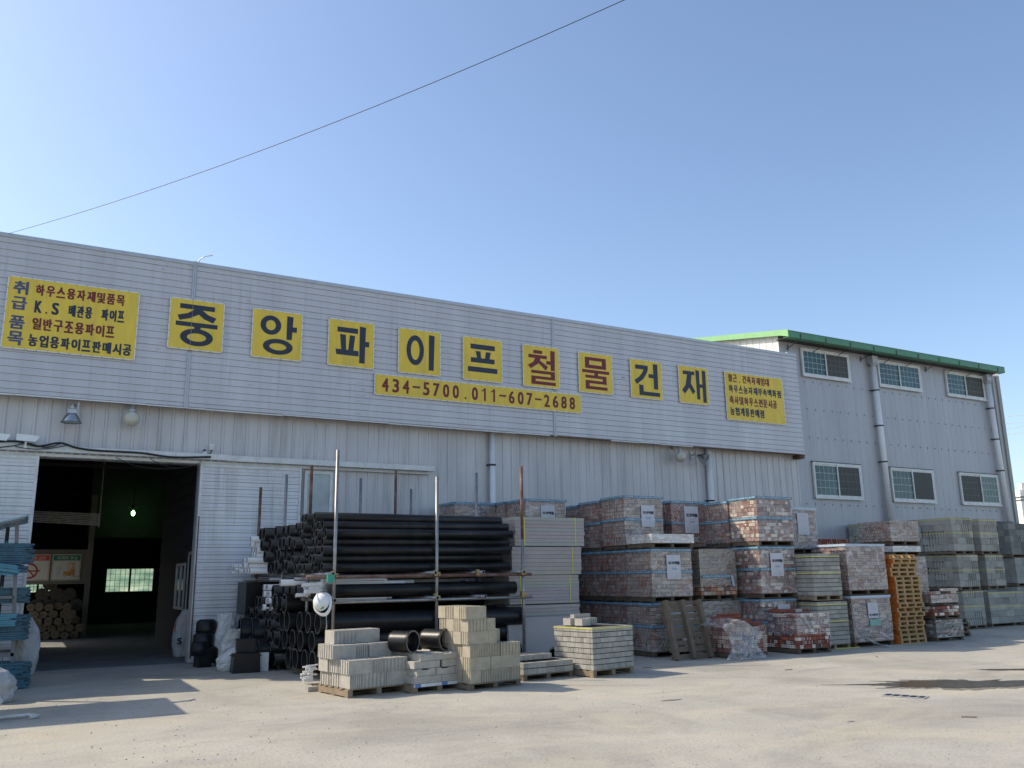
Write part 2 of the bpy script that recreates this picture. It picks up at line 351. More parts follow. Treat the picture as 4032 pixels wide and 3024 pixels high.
# drain grate ------------------------------------------------------
p0, p1 = onZ(3470, 2741), onZ(3640, 2753); p2 = onZ(3478, 2729)
t = thing('drain_grate', 'rectangular steel drain grate set in the sunlit yard', 'drain', (p0.x, p0.y, 0), math.atan2(p1.y-p0.y, p1.x-p0.x))
gl, gw = (p1-p0).length, .24
b = MB(); b.box(0, gl, 0, gw, .001, .004); b.build('drain_pit', M_hole, t)  # flat dark sheet, the pit's shade put into its colour
b = MB()
for q in ((0, gl, 0, .02), (0, gl, gw-.02, gw), (0, .02, .02, gw-.02), (gl-.02, gl, .02, gw-.02)): b.box(*q, .0041, .012)
for k in range(1, 5): b.box(gl*k/5-.008, gl*k/5+.008, .02, gw-.02, .0041, .011)
b.build('frame', M_trim, t)
b = MB()
for k in range(44): b.box(.03+k*(gl-.06)/44, .034+k*(gl-.06)/44, .021, gw-.021, .005, .0095)
b.build('bars', M_dark, t)

# ================================================================== WAREHOUSE
BX0, BX1, BH, BY1 = -1.0, 21.55, 5.36, 40.0
wh = thing('warehouse', 'long grey metal clad warehouse with signboard fascia and open doorway', 'warehouse', (0, 0, 0))
def ribwall(b, x0, x1, y, z0, z1, pitch=.262, m=0, ms=1):
    """ribbed steel sheet facing -Y: flat pans with narrow raised double ribs"""
    xs = []; k = math.ceil((x0-.0)/pitch)
    prof = [(x0, 0)]
    while k*pitch < x1:
        x = k*pitch
        if x-.05 > x0 and x+.05 < x1: prof += [(x-.036, 0), (x-.022, -.020), (x+.022, -.020), (x+.036, 0)]
        k += 1
    prof.append((x1, 0)); n = len(b.v)
    for (x, d) in prof: b.v += [(x, y+d, z0), (x, y+d, z1)]
    for i in range(len(prof)-1):
        side = abs(prof[i][1]-prof[i+1][1]) > .001
        b.face((n+2*i, n+2*i+2, n+2*i+3, n+2*i+1), ms if side and False else m)
DX0, DX1, DH = .16, 3.22, 4.12
b = MB()
ribwall(b, BX0, DX0, YW, 0, BH); ribwall(b, DX0, DX1, YW, DH, BH); ribwall(b, DX1, BX1, YW, 0, BH)
# steel clips on the ribs
rs = random.Random(3)
for zz in (4.42, 3.1, 5.15, 1.9):
    k = math.ceil(BX0/.262)
    while k*.262 < BX1-.1:
        x = k*.262
        if rs.random() < .55 and not (zz < DH and DX0 < x < DX1): b.box(x-.012, x+.012, YW-.027, YW-.019, zz-.03, zz+.05, 1)
        k += 1
b.build('wall', [M_wall, M_trim], wh)
b = MB(); b.box(DX0-.06, DX0, YW-.02, YW+.25, 0, DH+.06); b.box(DX1, DX1+.06, YW-.02, YW+.25, 0, DH+.06); b.box(DX0, DX1, YW-.02, YW+.25, DH, DH+.06)
b.build('door_frame', M_trim, wh)
# body of the warehouse: roof, side and back walls
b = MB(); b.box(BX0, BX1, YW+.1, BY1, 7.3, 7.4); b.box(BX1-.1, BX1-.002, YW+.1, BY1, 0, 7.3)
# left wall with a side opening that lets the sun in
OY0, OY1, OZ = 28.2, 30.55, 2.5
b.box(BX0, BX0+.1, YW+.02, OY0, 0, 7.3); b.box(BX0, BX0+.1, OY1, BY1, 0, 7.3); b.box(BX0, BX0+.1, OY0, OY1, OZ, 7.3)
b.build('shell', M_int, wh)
# back wall with two windows
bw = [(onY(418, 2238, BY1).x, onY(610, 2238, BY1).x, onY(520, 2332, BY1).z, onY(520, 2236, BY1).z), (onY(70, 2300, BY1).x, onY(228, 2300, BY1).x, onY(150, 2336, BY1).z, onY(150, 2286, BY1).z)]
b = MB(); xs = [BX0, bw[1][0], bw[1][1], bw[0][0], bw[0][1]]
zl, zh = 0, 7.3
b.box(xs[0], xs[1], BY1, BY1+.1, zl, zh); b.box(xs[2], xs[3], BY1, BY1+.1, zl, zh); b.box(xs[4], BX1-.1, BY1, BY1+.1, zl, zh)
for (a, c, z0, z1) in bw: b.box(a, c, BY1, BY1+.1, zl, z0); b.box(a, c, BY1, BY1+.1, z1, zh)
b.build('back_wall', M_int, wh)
mp = bpy.data.materials.new('daylight_pane'); mp.use_nodes = True; N = mp.node_tree.nodes; L = mp.node_tree.links
tl = N.new('ShaderNodeBsdfTranslucent'); nz = N.new('ShaderNodeTexNoise'); nz.inputs['Scale'].default_value = 3; cr_ = N.new('ShaderNodeValToRGB')
cr_.color_ramp.elements[0].color = (.30, .42, .36, 1); cr_.color_ramp.elements[0].position = .35; cr_.color_ramp.elements[1].color = (.62, .68, .58, 1); cr_.color_ramp.elements[1].position = .65
L.new(nz.outputs[0], cr_.inputs[0]); L.new(cr_.outputs[0], tl.inputs[0]); L.new(tl.outputs[0], N['Material Output'].inputs[0])
for (a, c, z0, z1) in bw:
    w = MB(); w.box(a, c, BY1+.02, BY1+.06, z0, z0+.04); w.box(a, c, BY1+.02, BY1+.06, z1-.04, z1); mid = (a+c)/2
    for x in (a, mid-.04, c-.05): w.box(x, x+(.08 if x == mid-.04 else .05), BY1+.02, BY1+.06, z0+.041, z1-.041)
    for k in range(1, 10):
        if k != 5: w.box(a+(c-a)*k/10-.008, a+(c-a)*k/10+.008, BY1+.025, BY1+.035, z0+.041, z1-.041)
    for k in range(1, 4): w.box(a+.05, c-.05, BY1+.0251, BY1+.036, z0+(z1-z0)*k/4-.007, z0+(z1-z0)*k/4+.007)
    wo = w.build('window', M_dark, wh)
    q = MB(); q.box(a, c, BY1+.065, BY1+.07, z0, z1); q.build('pane', mp, wo)
# interior side partition (clad office wall) with window and doorway
PX = 3.46
b = MB()
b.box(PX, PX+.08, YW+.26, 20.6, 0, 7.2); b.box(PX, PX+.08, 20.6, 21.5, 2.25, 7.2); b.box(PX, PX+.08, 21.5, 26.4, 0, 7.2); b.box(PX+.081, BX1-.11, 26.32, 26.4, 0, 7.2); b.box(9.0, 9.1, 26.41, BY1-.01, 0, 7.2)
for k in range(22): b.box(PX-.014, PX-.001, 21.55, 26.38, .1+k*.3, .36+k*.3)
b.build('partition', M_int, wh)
b = MB(); b.box(PX-.04, PX-.015, 20.54, 20.6, 0, 2.3); b.box(PX-.04, PX-.015, 21.5, 21.56, 0, 2.3); b.box(PX-.04, PX-.015, 20.6, 21.5, 2.25, 2.32)
b.box(PX-.05, PX-.016, 21.9, 23.2, 1.0, 1.06); b.box(PX-.05, PX-.016, 21.9, 23.2, 2.02, 2.08)
for y in (21.9, 22.52, 23.14): b.box(PX-.05, PX-.016, y, y+.06, 1.06, 2.02)
b.build('partition_frame', M_trim, wh)
b = MB(); b.box(PX-.022, PX-.016, 21.96, 23.14, 1.06, 2.02); b.build('partition_pane', M_glass, wh)
# board partition deeper inside, girts and purlins
PY = 30.9
b = MB(); b.box(BX0+.11, 2.0, PY, PY+.08, 1.62, 2.68); b.box(1.86, 2.02, PY-.04, PY-.001, 0, 4.4); b.build('board_partition', M_intw, wh)
b = MB()
for y, z in ((24, 6.4), (28, 6.4), (33, 6.4)): b.box(BX0+.12, PX-.01 if y < 26 else 8.99, y, y+.1, z, z+.18)
for k in range(3): b.box(BX0+.12, 8.98, BY1-.12, BY1-.01, 3.4+k*.9, 3.5+k*.9)
b.box(BX0+.12, PX-.02, 26.0, 26.06, 4.72, 4.80)
b.build('girder', M_dark, wh)

# fascia with horizontal cladding ----------------------------------
def siding(b, x0, x1, y, z0, z1, pitch, m=0, ms=1, lap=4, bead=False):
    z = z1; i = 0; n0 = len(b.v)
    prof = [(y, z1, 0)]
    while z > z0+.02:
        zb = max(z0, z-pitch); d = .006 if i % lap else .012
        if bead: prof += [(y-.006, z-pitch*.42, 0), (y-.016, z-pitch*.47, 0), (y-.016, z-pitch*.55, 0), (y-.008, z-pitch*.6, 0)]
        prof += [(y-.011, zb+.012, 0), (y-.010, zb+.009, 1), (y+d*.4, zb+.005, 1), (y, zb, 0)]
        z = zb; i += 1
    for (yy, zz, k) in prof: b.v += [(x0, yy, zz), (x1, yy, zz)]
    for i in range(len(prof)-1):
        k = 1 if prof[i+1][2] and prof[i][2] else (1 if prof[i+1][2] == 0 and prof[i][2] else 0)
        a = n0+2*i; b.face((a, a+2, a+3, a+1), ms if k else m)
FZ0, FZ1 = 5.30, 8.53
seams = (2.80, 12.13)
fa = None
b = MB(); xs = (BX0, seams[0], seams[1], 21.47)
for i in range(3): siding(b, xs[i]+(.045 if i else 0), xs[i+1]-(.045 if i < 2 else 0), YF, FZ0, FZ1, .1495, 0, 1)
b.box(BX0, 21.47, YF+.02, YW+.1, FZ1+.004, FZ1+.05, 0); b.box(BX0, 21.47, YF+.02, YF+.05, FZ0, FZ1+.003, 0)
b.box(BX0, 21.47, YF+.051, YW-.03, FZ0+.02, FZ0+.05, 2); b.box(21.44, 21.47, YF+.051, YW-.001, FZ0+.06, FZ1, 0); b.box(BX0, BX0+.03, YF+.051, YW+.1, FZ0+.06, FZ1, 0)
fa = b.build('fascia', [M_side, M_seam, M_rust], wh)
for x in seams:
    for (z0, z1) in ((FZ0-.03, 6.5 if x < 5 else 5.95), (7.7, FZ1+.06)):
        b = MB(); b.box(x-.044, x+.038, YF-.022, YF+.01, z0, z1)
        for dx in (-.04, .004): b.box(x+dx-.004, x+dx+.030, YF-.035, YF-.0221, z0, z1)
        b.build('seam_strip', M_trim, fa)
x = BX0
while x < 21.4:
    L_ = rs.uniform(.5, 1.8); z = rs.uniform(-.012, .004); b = MB()
    b.box(x, min(21.47, x+L_)-.004, YF-.028, YF+.012, FZ0-.03+z, FZ0-.004+z); b.build('drip_edge', M_rust if rs.random() < (.05 if x < 12 else .3 if x < 16 else .85) else M_white, fa); x += L_
b = MB(); b.box(21.3, 21.49, YF+.02, YW-.03, FZ0-.12, FZ0-.005); b.build('end_bracket', M_rust, fa)
b = MB(); b.box(BX0, 21.47, YF-.03, YF-.001, FZ1-.03, FZ1+.052); b.build('coping', M_trim, fa)
# bits of bent rod and rivet marks on the fascia
b = MB(); b.path([(2.86, YF-.01, FZ1+.02), (2.88, YF-.02, FZ1+.12), (2.98, YF-.1, FZ1+.19), (3.12, YF-.2, FZ1+.2)], .012); b.build('bent_rod', M_trim, fa)
b = MB()
for k in range(60):
    x = rs.choice((2.2, 6.6, 6.7, 8.9, 11.6, 14.4, 17.3, 20.9, 4.0, 15.9))+rs.uniform(-.1, .1); z = FZ0+.1495*rs.randrange(1, 21)+.005
    b.box(x, x+rs.uniform(.04, .11), YF-.026, YF-.019, z, z+.012)
b.build('cladding_clip', M_trim, fa)

# sliding doors + rail ---------------------------------------------
def sliding(x0, x1, lab):
    y = YW-.14; b = MB(); siding(b, x0+.05, x1-.05, y, .06, 4.06, .156, 0, 1, 99, True); b.box(x0+.05, x1-.05, y+.012, y+.05, .06, 4.06)
    d = b.build('sliding_door', [M_door, M_seam], wh); d['label'] = lab
    b = MB(); b.box(x0, x0+.05, y-.03, y+.05, .03, 4.12); b.box(x1-.05, x1, y-.03, y+.05, .03, 4.12); b.box(x0+.05, x1-.05, y-.028, y+.05, 4.06, 4.121); b.box(x0+.05, x1-.05, y-.026, y+.05, .03, .06)
    b.build('door_edge', M_white, d); return d
sliding(BX0, .155, 'sliding door panel left of the opening'); dr = sliding(3.22, 5.42, 'sliding door panel right of the opening, stained at its foot')
b = MB(); b.box(3.235, 3.262, YW-.178, YW-.171, .1, 3.0); b.build('edge_rust', M_rustp, dr)
b = MB(); b.box(BX0, 3.75, YW-.26, YW-.12, 4.21, 4.33); b.box(3.751, 8.68, YW-.26, YW-.12, 4.20, 4.32)
b.box(BX0, 8.6, YW-.11, YW-.03, 4.13, 4.19)
for k in range(60): b.box(BX0+.1+k*.16, BX0+.14+k*.16, YW-.118, YW-.024, 4.191, 4.25)
b.build('door_rail', M_white, wh)
# side door with two frosted panes behind the pipe rack
a, c = onY(1195, 1900, YW).x, onY(1306, 1900, YW).x; zt = onY(1250, 1857, YW).z
b = MB(); y = YW-.06
for x in (a, c-.07): b.box(x, x+.07, y-.03, YW-.021, .0, zt)
for z in (zt-.07, zt-1.12, zt-2.2, 0): b.box(a+.07, c-.07, y-.03, YW-.021, z, z+.069)
fd = b.build('side_door', M_white, wh)
b = MB(); b.box(a+.071, c-.071, y-.005, YW-.022, .07, zt-.071); b.build('pane', M_frost, fd)

# downpipes --------------------------------------------------------
def downpipe(parent, x, y, z0, z1, r, br, hopper=False, boot=None, lean=0.0):
    b = MB(); b.cyl((x+lean, y, z0), (x, y, z1), r, n=16)
    if hopper: b.box(x-.14, x+.14, y-.11, y+.12, z1-.02, z1+.24, 1); b.cyl((x, y, z1-.14), (x, y, z1-.02), .12, .19, n=4, m=1)
    if boot: b.box(x+lean-.10, x+lean+.10, y-.07, y+.09, 0, boot, 2)
    o = b.build('downpipe', [M_pvc, M_wall2, M_white], parent)
    for z in br: b = MB(); xx = x+lean*(z1-z)/(z1-z0); b.cyl((xx, y, z-.022), (xx, y, z+.022), r+.012, n=16); b.box(xx-r-.05, xx-r-.005, y, y+.13, z-.02, z+.02); b.build('bracket', M_dark, o)
    return o
x = onY(1940, 1760, YW-.14).x; downpipe(wh, x, YW-.12, 0, FZ0+.03, .075, (4.45, 2.6, 1.1))
x = onY(2795, 1850, YW-.14).x; downpipe(wh, x, YW-.12, 0, FZ0+.03, .09, (3.75, 2.0))

# ================================================================== ANNEX
AX0, AX1, AZ, AY1 = 21.10, 33.02, 9.10, 32.0
an = thing('office_annex', 'two storey blue grey annex with green eaves behind the stacked blocks', 'building', (0, 0, 0))
b = MB(); ribs = []
x = BX1; prof = [(AX0, 0), (BX1, 0)]
b.quad((AX0, YW, BH), (BX1, YW, BH), (BX1, YW, AZ), (AX0, YW, AZ))
k = 0
while x < AX1-.3:
    w_ = .30; n = len(b.v)
    seg = [(x, 0), (x+.006, -.007), (x+.026, -.008), (x+.032, 0), (x+.1, 0), (x+.108, -.004), (x+.128, -.004), (x+.136, 0), (x+.2, 0), (x+.208, -.004), (x+.228, -.004), (x+.236, 0), (x+w_, 0)]
    for (xx, d) in seg: b.v += [(xx, YW+d, 0), (xx, YW+d, AZ)]
    for i in range(len(seg)-1): b.face((n+2*i, n+2*i+2, n+2*i+3, n+2*i+1))
    x += w_; k += 1
b.quad((x, YW, 0), (AX1, YW, 0), (AX1, YW, AZ), (x, YW, AZ))
for zz in (7.82, 6.9, 5.95, 3.78):
    x = BX1+.2
    while x < AX1-.2: b.box(x-.009, x+.009, YW-.026, YW-.014, zz-.020, zz+.026, 1); x += .40
# corner posts and end walls
b.box(AX1, AX1+.012, YW-.03, AY1, 0, AZ+.4, 0)
b.quad((AX0, AY1, 0), (AX1, AY1, 0), (AX1, AY1, AZ+2.2), (AX0, AY1, AZ+2.2))
b.build('wall', [M_wall2, mat('screw_steel', (.15, .155, .17), .5, .2)], an)
b = MB(); b.box(AX1-.16, AX1+.03, YW-.05, YW-.016, 0, AZ); b.box(AX1-.42, AX1-.36, YW-.03, YW-.016, 0, AZ); b.build('corner_trim', mat('corner_trim', (.33, .34, .30), .6, .2, 4, streak=True, col2=(.2, .2, .13), amt2=.6), an)
sl = .186
b = MB(); y0, y1 = YW, AY1; n = 42
for i in range(n):
    ya, yb = y0+(y1-y0)*i/n, y0+(y1-y0)*(i+1)/n
    za, zb = 9.2+sl*(ya-19.2), 9.2+sl*(yb-19.2)
    b.quad((AX0, yb, 0), (AX0, ya, 0), (AX0, ya, za), (AX0, yb, zb))
    b.quad((AX0-.014, yb-.05, 5), (AX0-.014, yb-.02, 5), (AX0-.014, yb-.02, za-.02), (AX0-.014, yb-.05, za-.02)); b.quad((AX0-.0135, yb-.02, 5), (AX0-.001, yb-.02, 5), (AX0-.001, yb-.02, za-.02), (AX0-.0135, yb-.02, za-.02)); b.quad((AX0-.001, yb-.05, 5), (AX0-.0135, yb-.05, 5), (AX0-.0135, yb-.05, za-.02), (AX0-.001, yb-.05, za-.02))
b.build('gable', M_gable, an)
b = MB(); n = len(b.v)
b.prism([(19.25, 9.24), (AY1+.3, 9.24+sl*(AY1+.3-19.25)), (AY1+.3, 9.30+sl*(AY1+.3-19.25)), (19.25, 9.30)], (AX0-.16, 0, 0), (0, 1, 0), (0, 0, 1), 32.55-AX0+.16)
rf = b.build('roof', M_green, an)
b = MB(); b.prism([(18.98, 9.06), (19.3, 9.17), (AY1+.3, 9.17+sl*(AY1+.3-19.25)), (AY1+.3, 9.335+sl*(AY1+.3-19.25)), (18.98, 9.30)], (AX0-.20, 0, 0), (0, 1, 0), (0, 0, 1), .035)
b.build('rake_trim', M_rake, rf)
gx0, gx1 = AX0-.16, 32.55
b = MB(); b.box(gx0, gx1, 19.0, 19.02, 9.07, 9.27); b.box(gx0, gx1, 19.021, 19.24, 9.07, 9.085); b.box(gx0, gx1, 19.0-.012, 19.06, 9.271, 9.288)
b.box(gx0, gx1, 19.1, 19.24, 9.289, 9.30); b.box(gx1, gx1+.02, 19.0, 19.26, 9.06, 9.30)
gu = b.build('gutter', M_green, rf)
x = gx0+.55
while x < gx1:
    b = MB(); b.box(x-.012, x+.012, 18.985, 18.999, 9.06, 9.22); b.bar((x, 19.1, 9.035), (x-.02, YW-.02, 8.86), .03, .012); b.bar((x, YW-.03, 9.0), (x, YW-.03, 8.8), .03, .012); b.build('gutter_bracket', M_dark, gu); x += 1.18
b = MB(); b.box(gx0+.05, gx1-.05, 19.26, YW-.001, 9.086, 9.10); b.build('soffit', M_dark, rf)
# little ledge where the fascia meets the annex
b = MB(); b.box(AX0+.02, 21.52, YF+.05, YW-.001, FZ1+.06, FZ1+.11); b.build('flashing', M_trim, an)
def window(x0, x1, z0, z1, ls, rsn, rebate=False, shift=0.0):
    y = YW-.055; f = .055; b = MB()
    b.box(x0, x1, y-.03, YW-.02, z0, z0+f); b.box(x0, x1, y-.03, YW-.02, z1-f, z1); b.box(x0, x0+f, y-.03, YW-.02, z0+f, z1-f); b.box(x1-f, x1, y-.03, YW-.02, z0+f, z1-f)
    b.box(x0-.02, x1+.02, y-.05, y-.031, z0-.03, z0+.012)
    w = b.build('window', M_white, an)
    mid = (x0+x1)/2
    for (a, c, yy, mt, grid) in ((x0+f, mid+.03+shift, y+.012, ls, True), (mid-.03+shift, x1-f, y-.012, rsn, rsn != 'net')):
        s = .05; b = MB(); q0, q1 = z0+f, z1-f
        b.box(a, a+s, yy-.012, yy+.012, q0, q1); b.box(c-s, c, yy-.012, yy+.012, q0, q1); b.box(a+s, c-s, yy-.012, yy+.012, q0, q0+s); b.box(a+s, c-s, yy-.012, yy+.012, q1-s, q1)
        sa = b.build('sash', M_white, w)
        b = MB(); b.box(a+s, c-s, yy-.002, yy+.004, q0+s, q1-s); b.build('pane', M_glass if mt == 'glass' else M_screen, w)
        if grid:
            b = MB(); nx, nz = 5, 4
            for i in range(1, nx): xx = a+s+(c-a-2*s)*i/nx; b.box(xx-.007, xx+.007, yy-.009, yy-.003, q0+s, q1-s)
            for i in range(1, nz): zz = q0+s+(q1-q0-2*s)*i/nz; b.box(a+s, c-s, yy-.0095, yy-.0035, zz-.007, zz+.007)
            b.build('muntin', mat('muntin_glass', (.42, .50, .50), .4, .1, 4) if mt == 'glass' else mat('muntin_screen', (.16, .17, .16), .6, .1, 4), w)
    if rebate:
        b = MB(); b.box(x0-.03, x1+.03, YW-.075, YW-.016, z1+.002, z1+.03); b.build('head_flashing', M_dark, w)
    return w
for (x0, x1, l, r_) in ((22.05, 24.36, 'glass', 'screen'), (25.84, 28.15, 'glass', 'glass'), (29.64, 31.98, 'glass', 'screen')): window(x0, x1, 8.01, 8.97, l, r_)
for (x0, x1, l, r_, sh) in ((22.12, 24.40, 'glass', 'screen', 0), (25.91, 28.21, 'glass', 'net', 0), (29.71, 32.02, 'screen', 'glass', .1)): window(x0, x1, 3.985, 5.14, l, r_, True, sh)
xx = onY(3440, 1460, YW-.15).x; downpipe(an, xx, YW-.15, 3.2, 8.78, .10, (7.8, 6.55, 5.3, 3.25), True, 3.2, .06)
xx = onY(3886, 1500, YW-.15).x; downpipe(an, xx, YW-.15, 3.2, 8.78, .10, (7.7, 6.5, 5.3, 3.35), True, 3.2, .22)

# low shed beyond the left end of the warehouse (out of frame; it shades the yard) and far tower block
b = MB(); b.box(-9, -1.06, 19.25, 26, 0, 3.3); b.box(-9.1, -1.06, 19.15, 26.1, 3.301, 3.4, 1)
tag(b.build('neighbour_shed', [M_wall, M_trim]), 'low metal shed adjoining the left end of the warehouse', 'shed')
d = ray(4040, 2060); k = 260/d.y; c = CP + d*k
tb = thing('tower_block', 'distant pale high rise apartment block beyond the annex corner', 'apartment block', (c.x, c.y, 0), -.35)
M_tow = mat('tower_render', (.80, .78, .72), .7, .05, .2); M_tw2 = mat('tower_glass', (.20, .29, .32), .3, .2, .3)
ht = c.z + (2060-1955)/F*k*1.1
b = MB(); b.box(-6, 24, -6, 10, 0, ht); b.box(-5, 22, -5, 9, ht+.01, ht+1.6); b.box(-2, 0, -3, 0, ht+1.61, ht+5.2); b.build('wall', M_tow, tb)
b = MB()
for z in (.2, 1.1): b.box(-6.3, 24.3, -6.3, 10.3, ht-2.2-z*1.6, ht-1.7-z*1.6)
b.build('cornice', M_dark, tb)
for i in range(3):
    for j in range(4):
        b = MB(); b.box(-4.6+i*6, -.8+i*6, -6.06, -6.01, ht-8.2-j*4.2, ht-6.0-j*4.2); b.build('window', M_tw2, tb)
# ================================================================== SIGNS
def circ(cx, cy, rx, ry, jx, jy, n=40):
    """ring of quads (outer rx,ry; inner jx,jy)"""
    Q = []
    for i in range(n):
        a, c = 2*math.pi*i/n, 2*math.pi*(i+1)/n
        Q.append([(cx+rx*math.cos(a), cy+ry*math.sin(a)), (cx+rx*math.cos(c), cy+ry*math.sin(c)), (cx+jx*math.cos(c), cy+jy*math.sin(c)), (cx+jx*math.cos(a), cy+jy*math.sin(a))])
    return Q
def rc(x0, x1, y0, y1): return [[(x0, y0), (x1, y0), (x1, y1), (x0, y1)]]
GL = [
 # jung
 rc(.17, .83, .09, .19)+[[(.44, .19), (.60, .19), (.52, .29), (.37, .375), (.18, .435), (.13, .335), (.32, .275)], [(.50, .255), (.60, .19), (.71, .27), (.87, .32), (.81, .43), (.63, .365)]]+rc(.11, .90, .455, .545)+rc(.46, .58, .545, .62)+circ(.515, .755, .31, .175, .18, .082),
 # ang
 circ(.36, .31, .212, .205, .10, .108)+[[(.69, .075), (.82, .085), (.80, .58), (.69, .58)]]+rc(.80, .90, .30, .41)+circ(.52, .755, .305, .165, .175, .075),
 # pa
 rc(.18, .64, .15, .265)+[[(.24, .31), (.37, .315), (.385, .65), (.275, .65)], [(.46, .31), (.58, .32), (.545, .65), (.43, .65)], [(.15, .645), (.66, .645), (.67, .765), (.17, .765)]]+[[(.68, .09), (.82, .10), (.805, .91), (.68, .91)]]+rc(.805, .90, .42, .535),
 # i
 circ(.39, .47, .21, .345, .105, .225)+[[(.72, .08), (.86, .09), (.84, .90), (.72, .90)]],
 # peu
 rc(.18, .82, .145, .265)+[[(.31, .31), (.44, .31), (.455, .5), (.355, .5)], [(.58, .31), (.71, .31), (.67, .5), (.55, .5)]]+rc(.185, .81, .47, .585)+rc(.11, .88, .69, .81),
 # cheol
 rc(.28, .53, .10, .185)+rc(.14, .66, .215, .30)+[[(.33, .30), (.48, .30), (.41, .43), (.20, .57), (.12, .49), (.27, .40)], [(.395, .40), (.455, .34), (.69, .49), (.62, .585)]]+rc(.64, .76, .34, .43)+[[(.76, .07), (.89, .08), (.88, .575), (.76, .575)]]+rc(.21, .88, .60, .675)+rc(.76, .88, .675, .74)+rc(.21, .88, .74, .81)+rc(.21, .33, .81, .865)+rc(.21, .90, .865, .945),
 # mul
 rc(.18, .82, .10, .185)+rc(.18, .82, .295, .385)+rc(.18, .31, .185, .295)+rc(.69, .82, .185, .295)+rc(.09, .91, .425, .505)+rc(.455, .57, .505, .56)+rc(.18, .82, .56, .635)+rc(.70, .82, .635, .695)+rc(.18, .82, .695, .77)+rc(.18, .30, .77, .84)+rc(.18, .84, .84, .92),
 # geon
 rc(.15, .56, .13, .245)+[[(.42, .245), (.56, .245), (.50, .36), (.39, .50), (.18, .655), (.11, .55), (.26, .45), (.36, .345)]]+rc(.57, .73, .345, .45)+[[(.73, .06), (.88, .07), (.87, .74), (.73, .74)]]+[[(.25, .65), (.39, .66), (.39, .825), (.25, .825)]]+rc(.25, .92, .825, .93),
 # jae
 rc(.14, .54, .125, .225)+[[(.28, .225), (.44, .225), (.40, .45), (.33, .585), (.18, .76), (.08, .67), (.21, .52)], [(.33, .585), (.40, .45), (.54, .67), (.45, .76)]]+[[(.58, .07), (.71, .085), (.70, .88), (.59, .88)]]+rc(.70, .80, .455, .55)+[[(.80, .06), (.93, .075), (.92, .95), (.80, .95)]],
]
def board(name, label, x0, z0, w, h, y=YF-.045, rails=True, group=None, cat='sign'):
    t = thing(name, label, cat, (x0, y, z0), 0, group)
    b = MB(); b.box(0, w, -.004, .004, 0, h); b.build('panel', M_yel, t)
    b = MB()
    for q in ((-.02, w+.02, -.022, 0), (-.02, w+.02, h, h+.022)): b.box(q[0], q[1], -.003, .006, q[2], q[3])
    for q in ((-.022, 0, 0, h), (w, w+.022, 0, h)): b.box(q[0], q[1], -.003, .006, q[2], q[3])
    n = max(4, int(w/.19))
    for k in range(n+1):
        for z in (-.012, h+.010): b.box(w*k/n-.012, w*k/n+.012, -.012, -.0031, z-.012, z+.012, 1)
    for k in range(1, 6):
        for x in (-.012, w+.012): b.box(x-.011, x+.011, -.012, -.0031, h*k/6-.012, h*k/6+.012, 1)
    b.build('frame', [M_signw, M_trim], t)
    return t
names = ['black zigzag over a circle', 'black circle and stroke over a wide ring', 'black box with two legs and a right stroke', 'black tall oval beside one upright stroke', 'black stacked bars with two short legs', 'dark red dense bars, first of the two red ones', 'dark red square over zigzag bars, second of the two red ones', 'black hook beside a stroke over a corner', 'black splayed legs beside two upright strokes']
for i, G in enumerate(GL):
    x0 = 2.35+1.7635*i
    t = board('letter_sign', 'yellow square sign with '+names[i], x0, 6.572, 1.108, 1.108, group='yellow letter squares on the fascia')
    b = MB(); s_ = 1.108; n = 0
    for q in G:
        k = len(b.v); n += 1; b.v += [(x*s_, -.0055-.00012*n, (1-y)*s_) for x, y in q]; b.face(tuple(k+i for i in range(len(q))))
    b.build('lettering', M_red if i in (5, 6) else M_navy, t)
    if i == 0: b = MB(); b.box(.445, .452, -.0125, -.0115, -.04, s_+.05); b.build('seam_line', M_seam, t)
# telephone board
t = board('phone_sign', 'long yellow telephone number board under the letter squares', 7.045, 5.965, 5.905, .485)
num = '434-5700.011-607-2688'; cw = 5.905*.955/len(num)
for i, ch in enumerate(num):
    x = .15+i*cw
    if ch == '-': b = MB(); b.box(x+.01, x+.21, -.0052, -.0047, .235, .285); b.build('lettering', M_red, t)
    elif ch == '.': b = MB(); b.box(x+.09, x+.14, -.0052, -.0047, .075, .13); b.build('lettering', M_red, t)
    elif ch == '1': b = MB(); b.box(x+.10, x+.155, -.0052, -.0047, .075, .41); b.prism([(x+.04, .31), (x+.10, .345), (x+.10, .41), (x+.085, .37), (x+.04, .355)], (0, -.005, 0), (1, 0, 0), (0, 0, 1), .0003); b.build('lettering', M_red, t)
    else: text('lettering', ch, t, x+.022, -.006, .075, .175, .335, M_red, .07)
def lines(t, w, h, rows):
    for (s, u0, u1, v0, v1, m) in rows:
        # set character by character in even cells, as sign painters do
        cells = len(s); cw = (u1-u0)*w/cells
        for i, ch in enumerate(s):
            if ch == ' ': continue
            x = u0*w+i*cw; ww = cw*.86; hh = (v1-v0)*h; z = (1-v1)*h
            if ch in '.,': b = MB(); b.box(x+ww*.35, x+ww*.6, -.0055, -.005, z, z+.04); b.build('lettering', m, t); continue
            text('lettering', ch, t, x, -.006, z, ww, hh, m, .085)
t = board('product_sign', 'large yellow product list board at the left end of the fascia', -.705, 6.212, 2.405, 1.462)
lines(t, 2.405, 1.462, [('하우스용자재및품목', .20, .90, .065, .225, M_red), ('K.S 배관용 파이프', .205, .905, .30, .475, M_navy), ('일반구조용파이프', .20, .84, .545, .715, M_red), ('농업용파이프판매시공', .185, .985, .785, .955, M_navy)])
for s_, v0, v1 in (('취', .05, .24), ('급', .275, .46), ('품', .545, .735), ('목', .765, .96)): lines(t, 2.405, 1.462, [(s_, .035, .165, v0, v1, M_blue)])
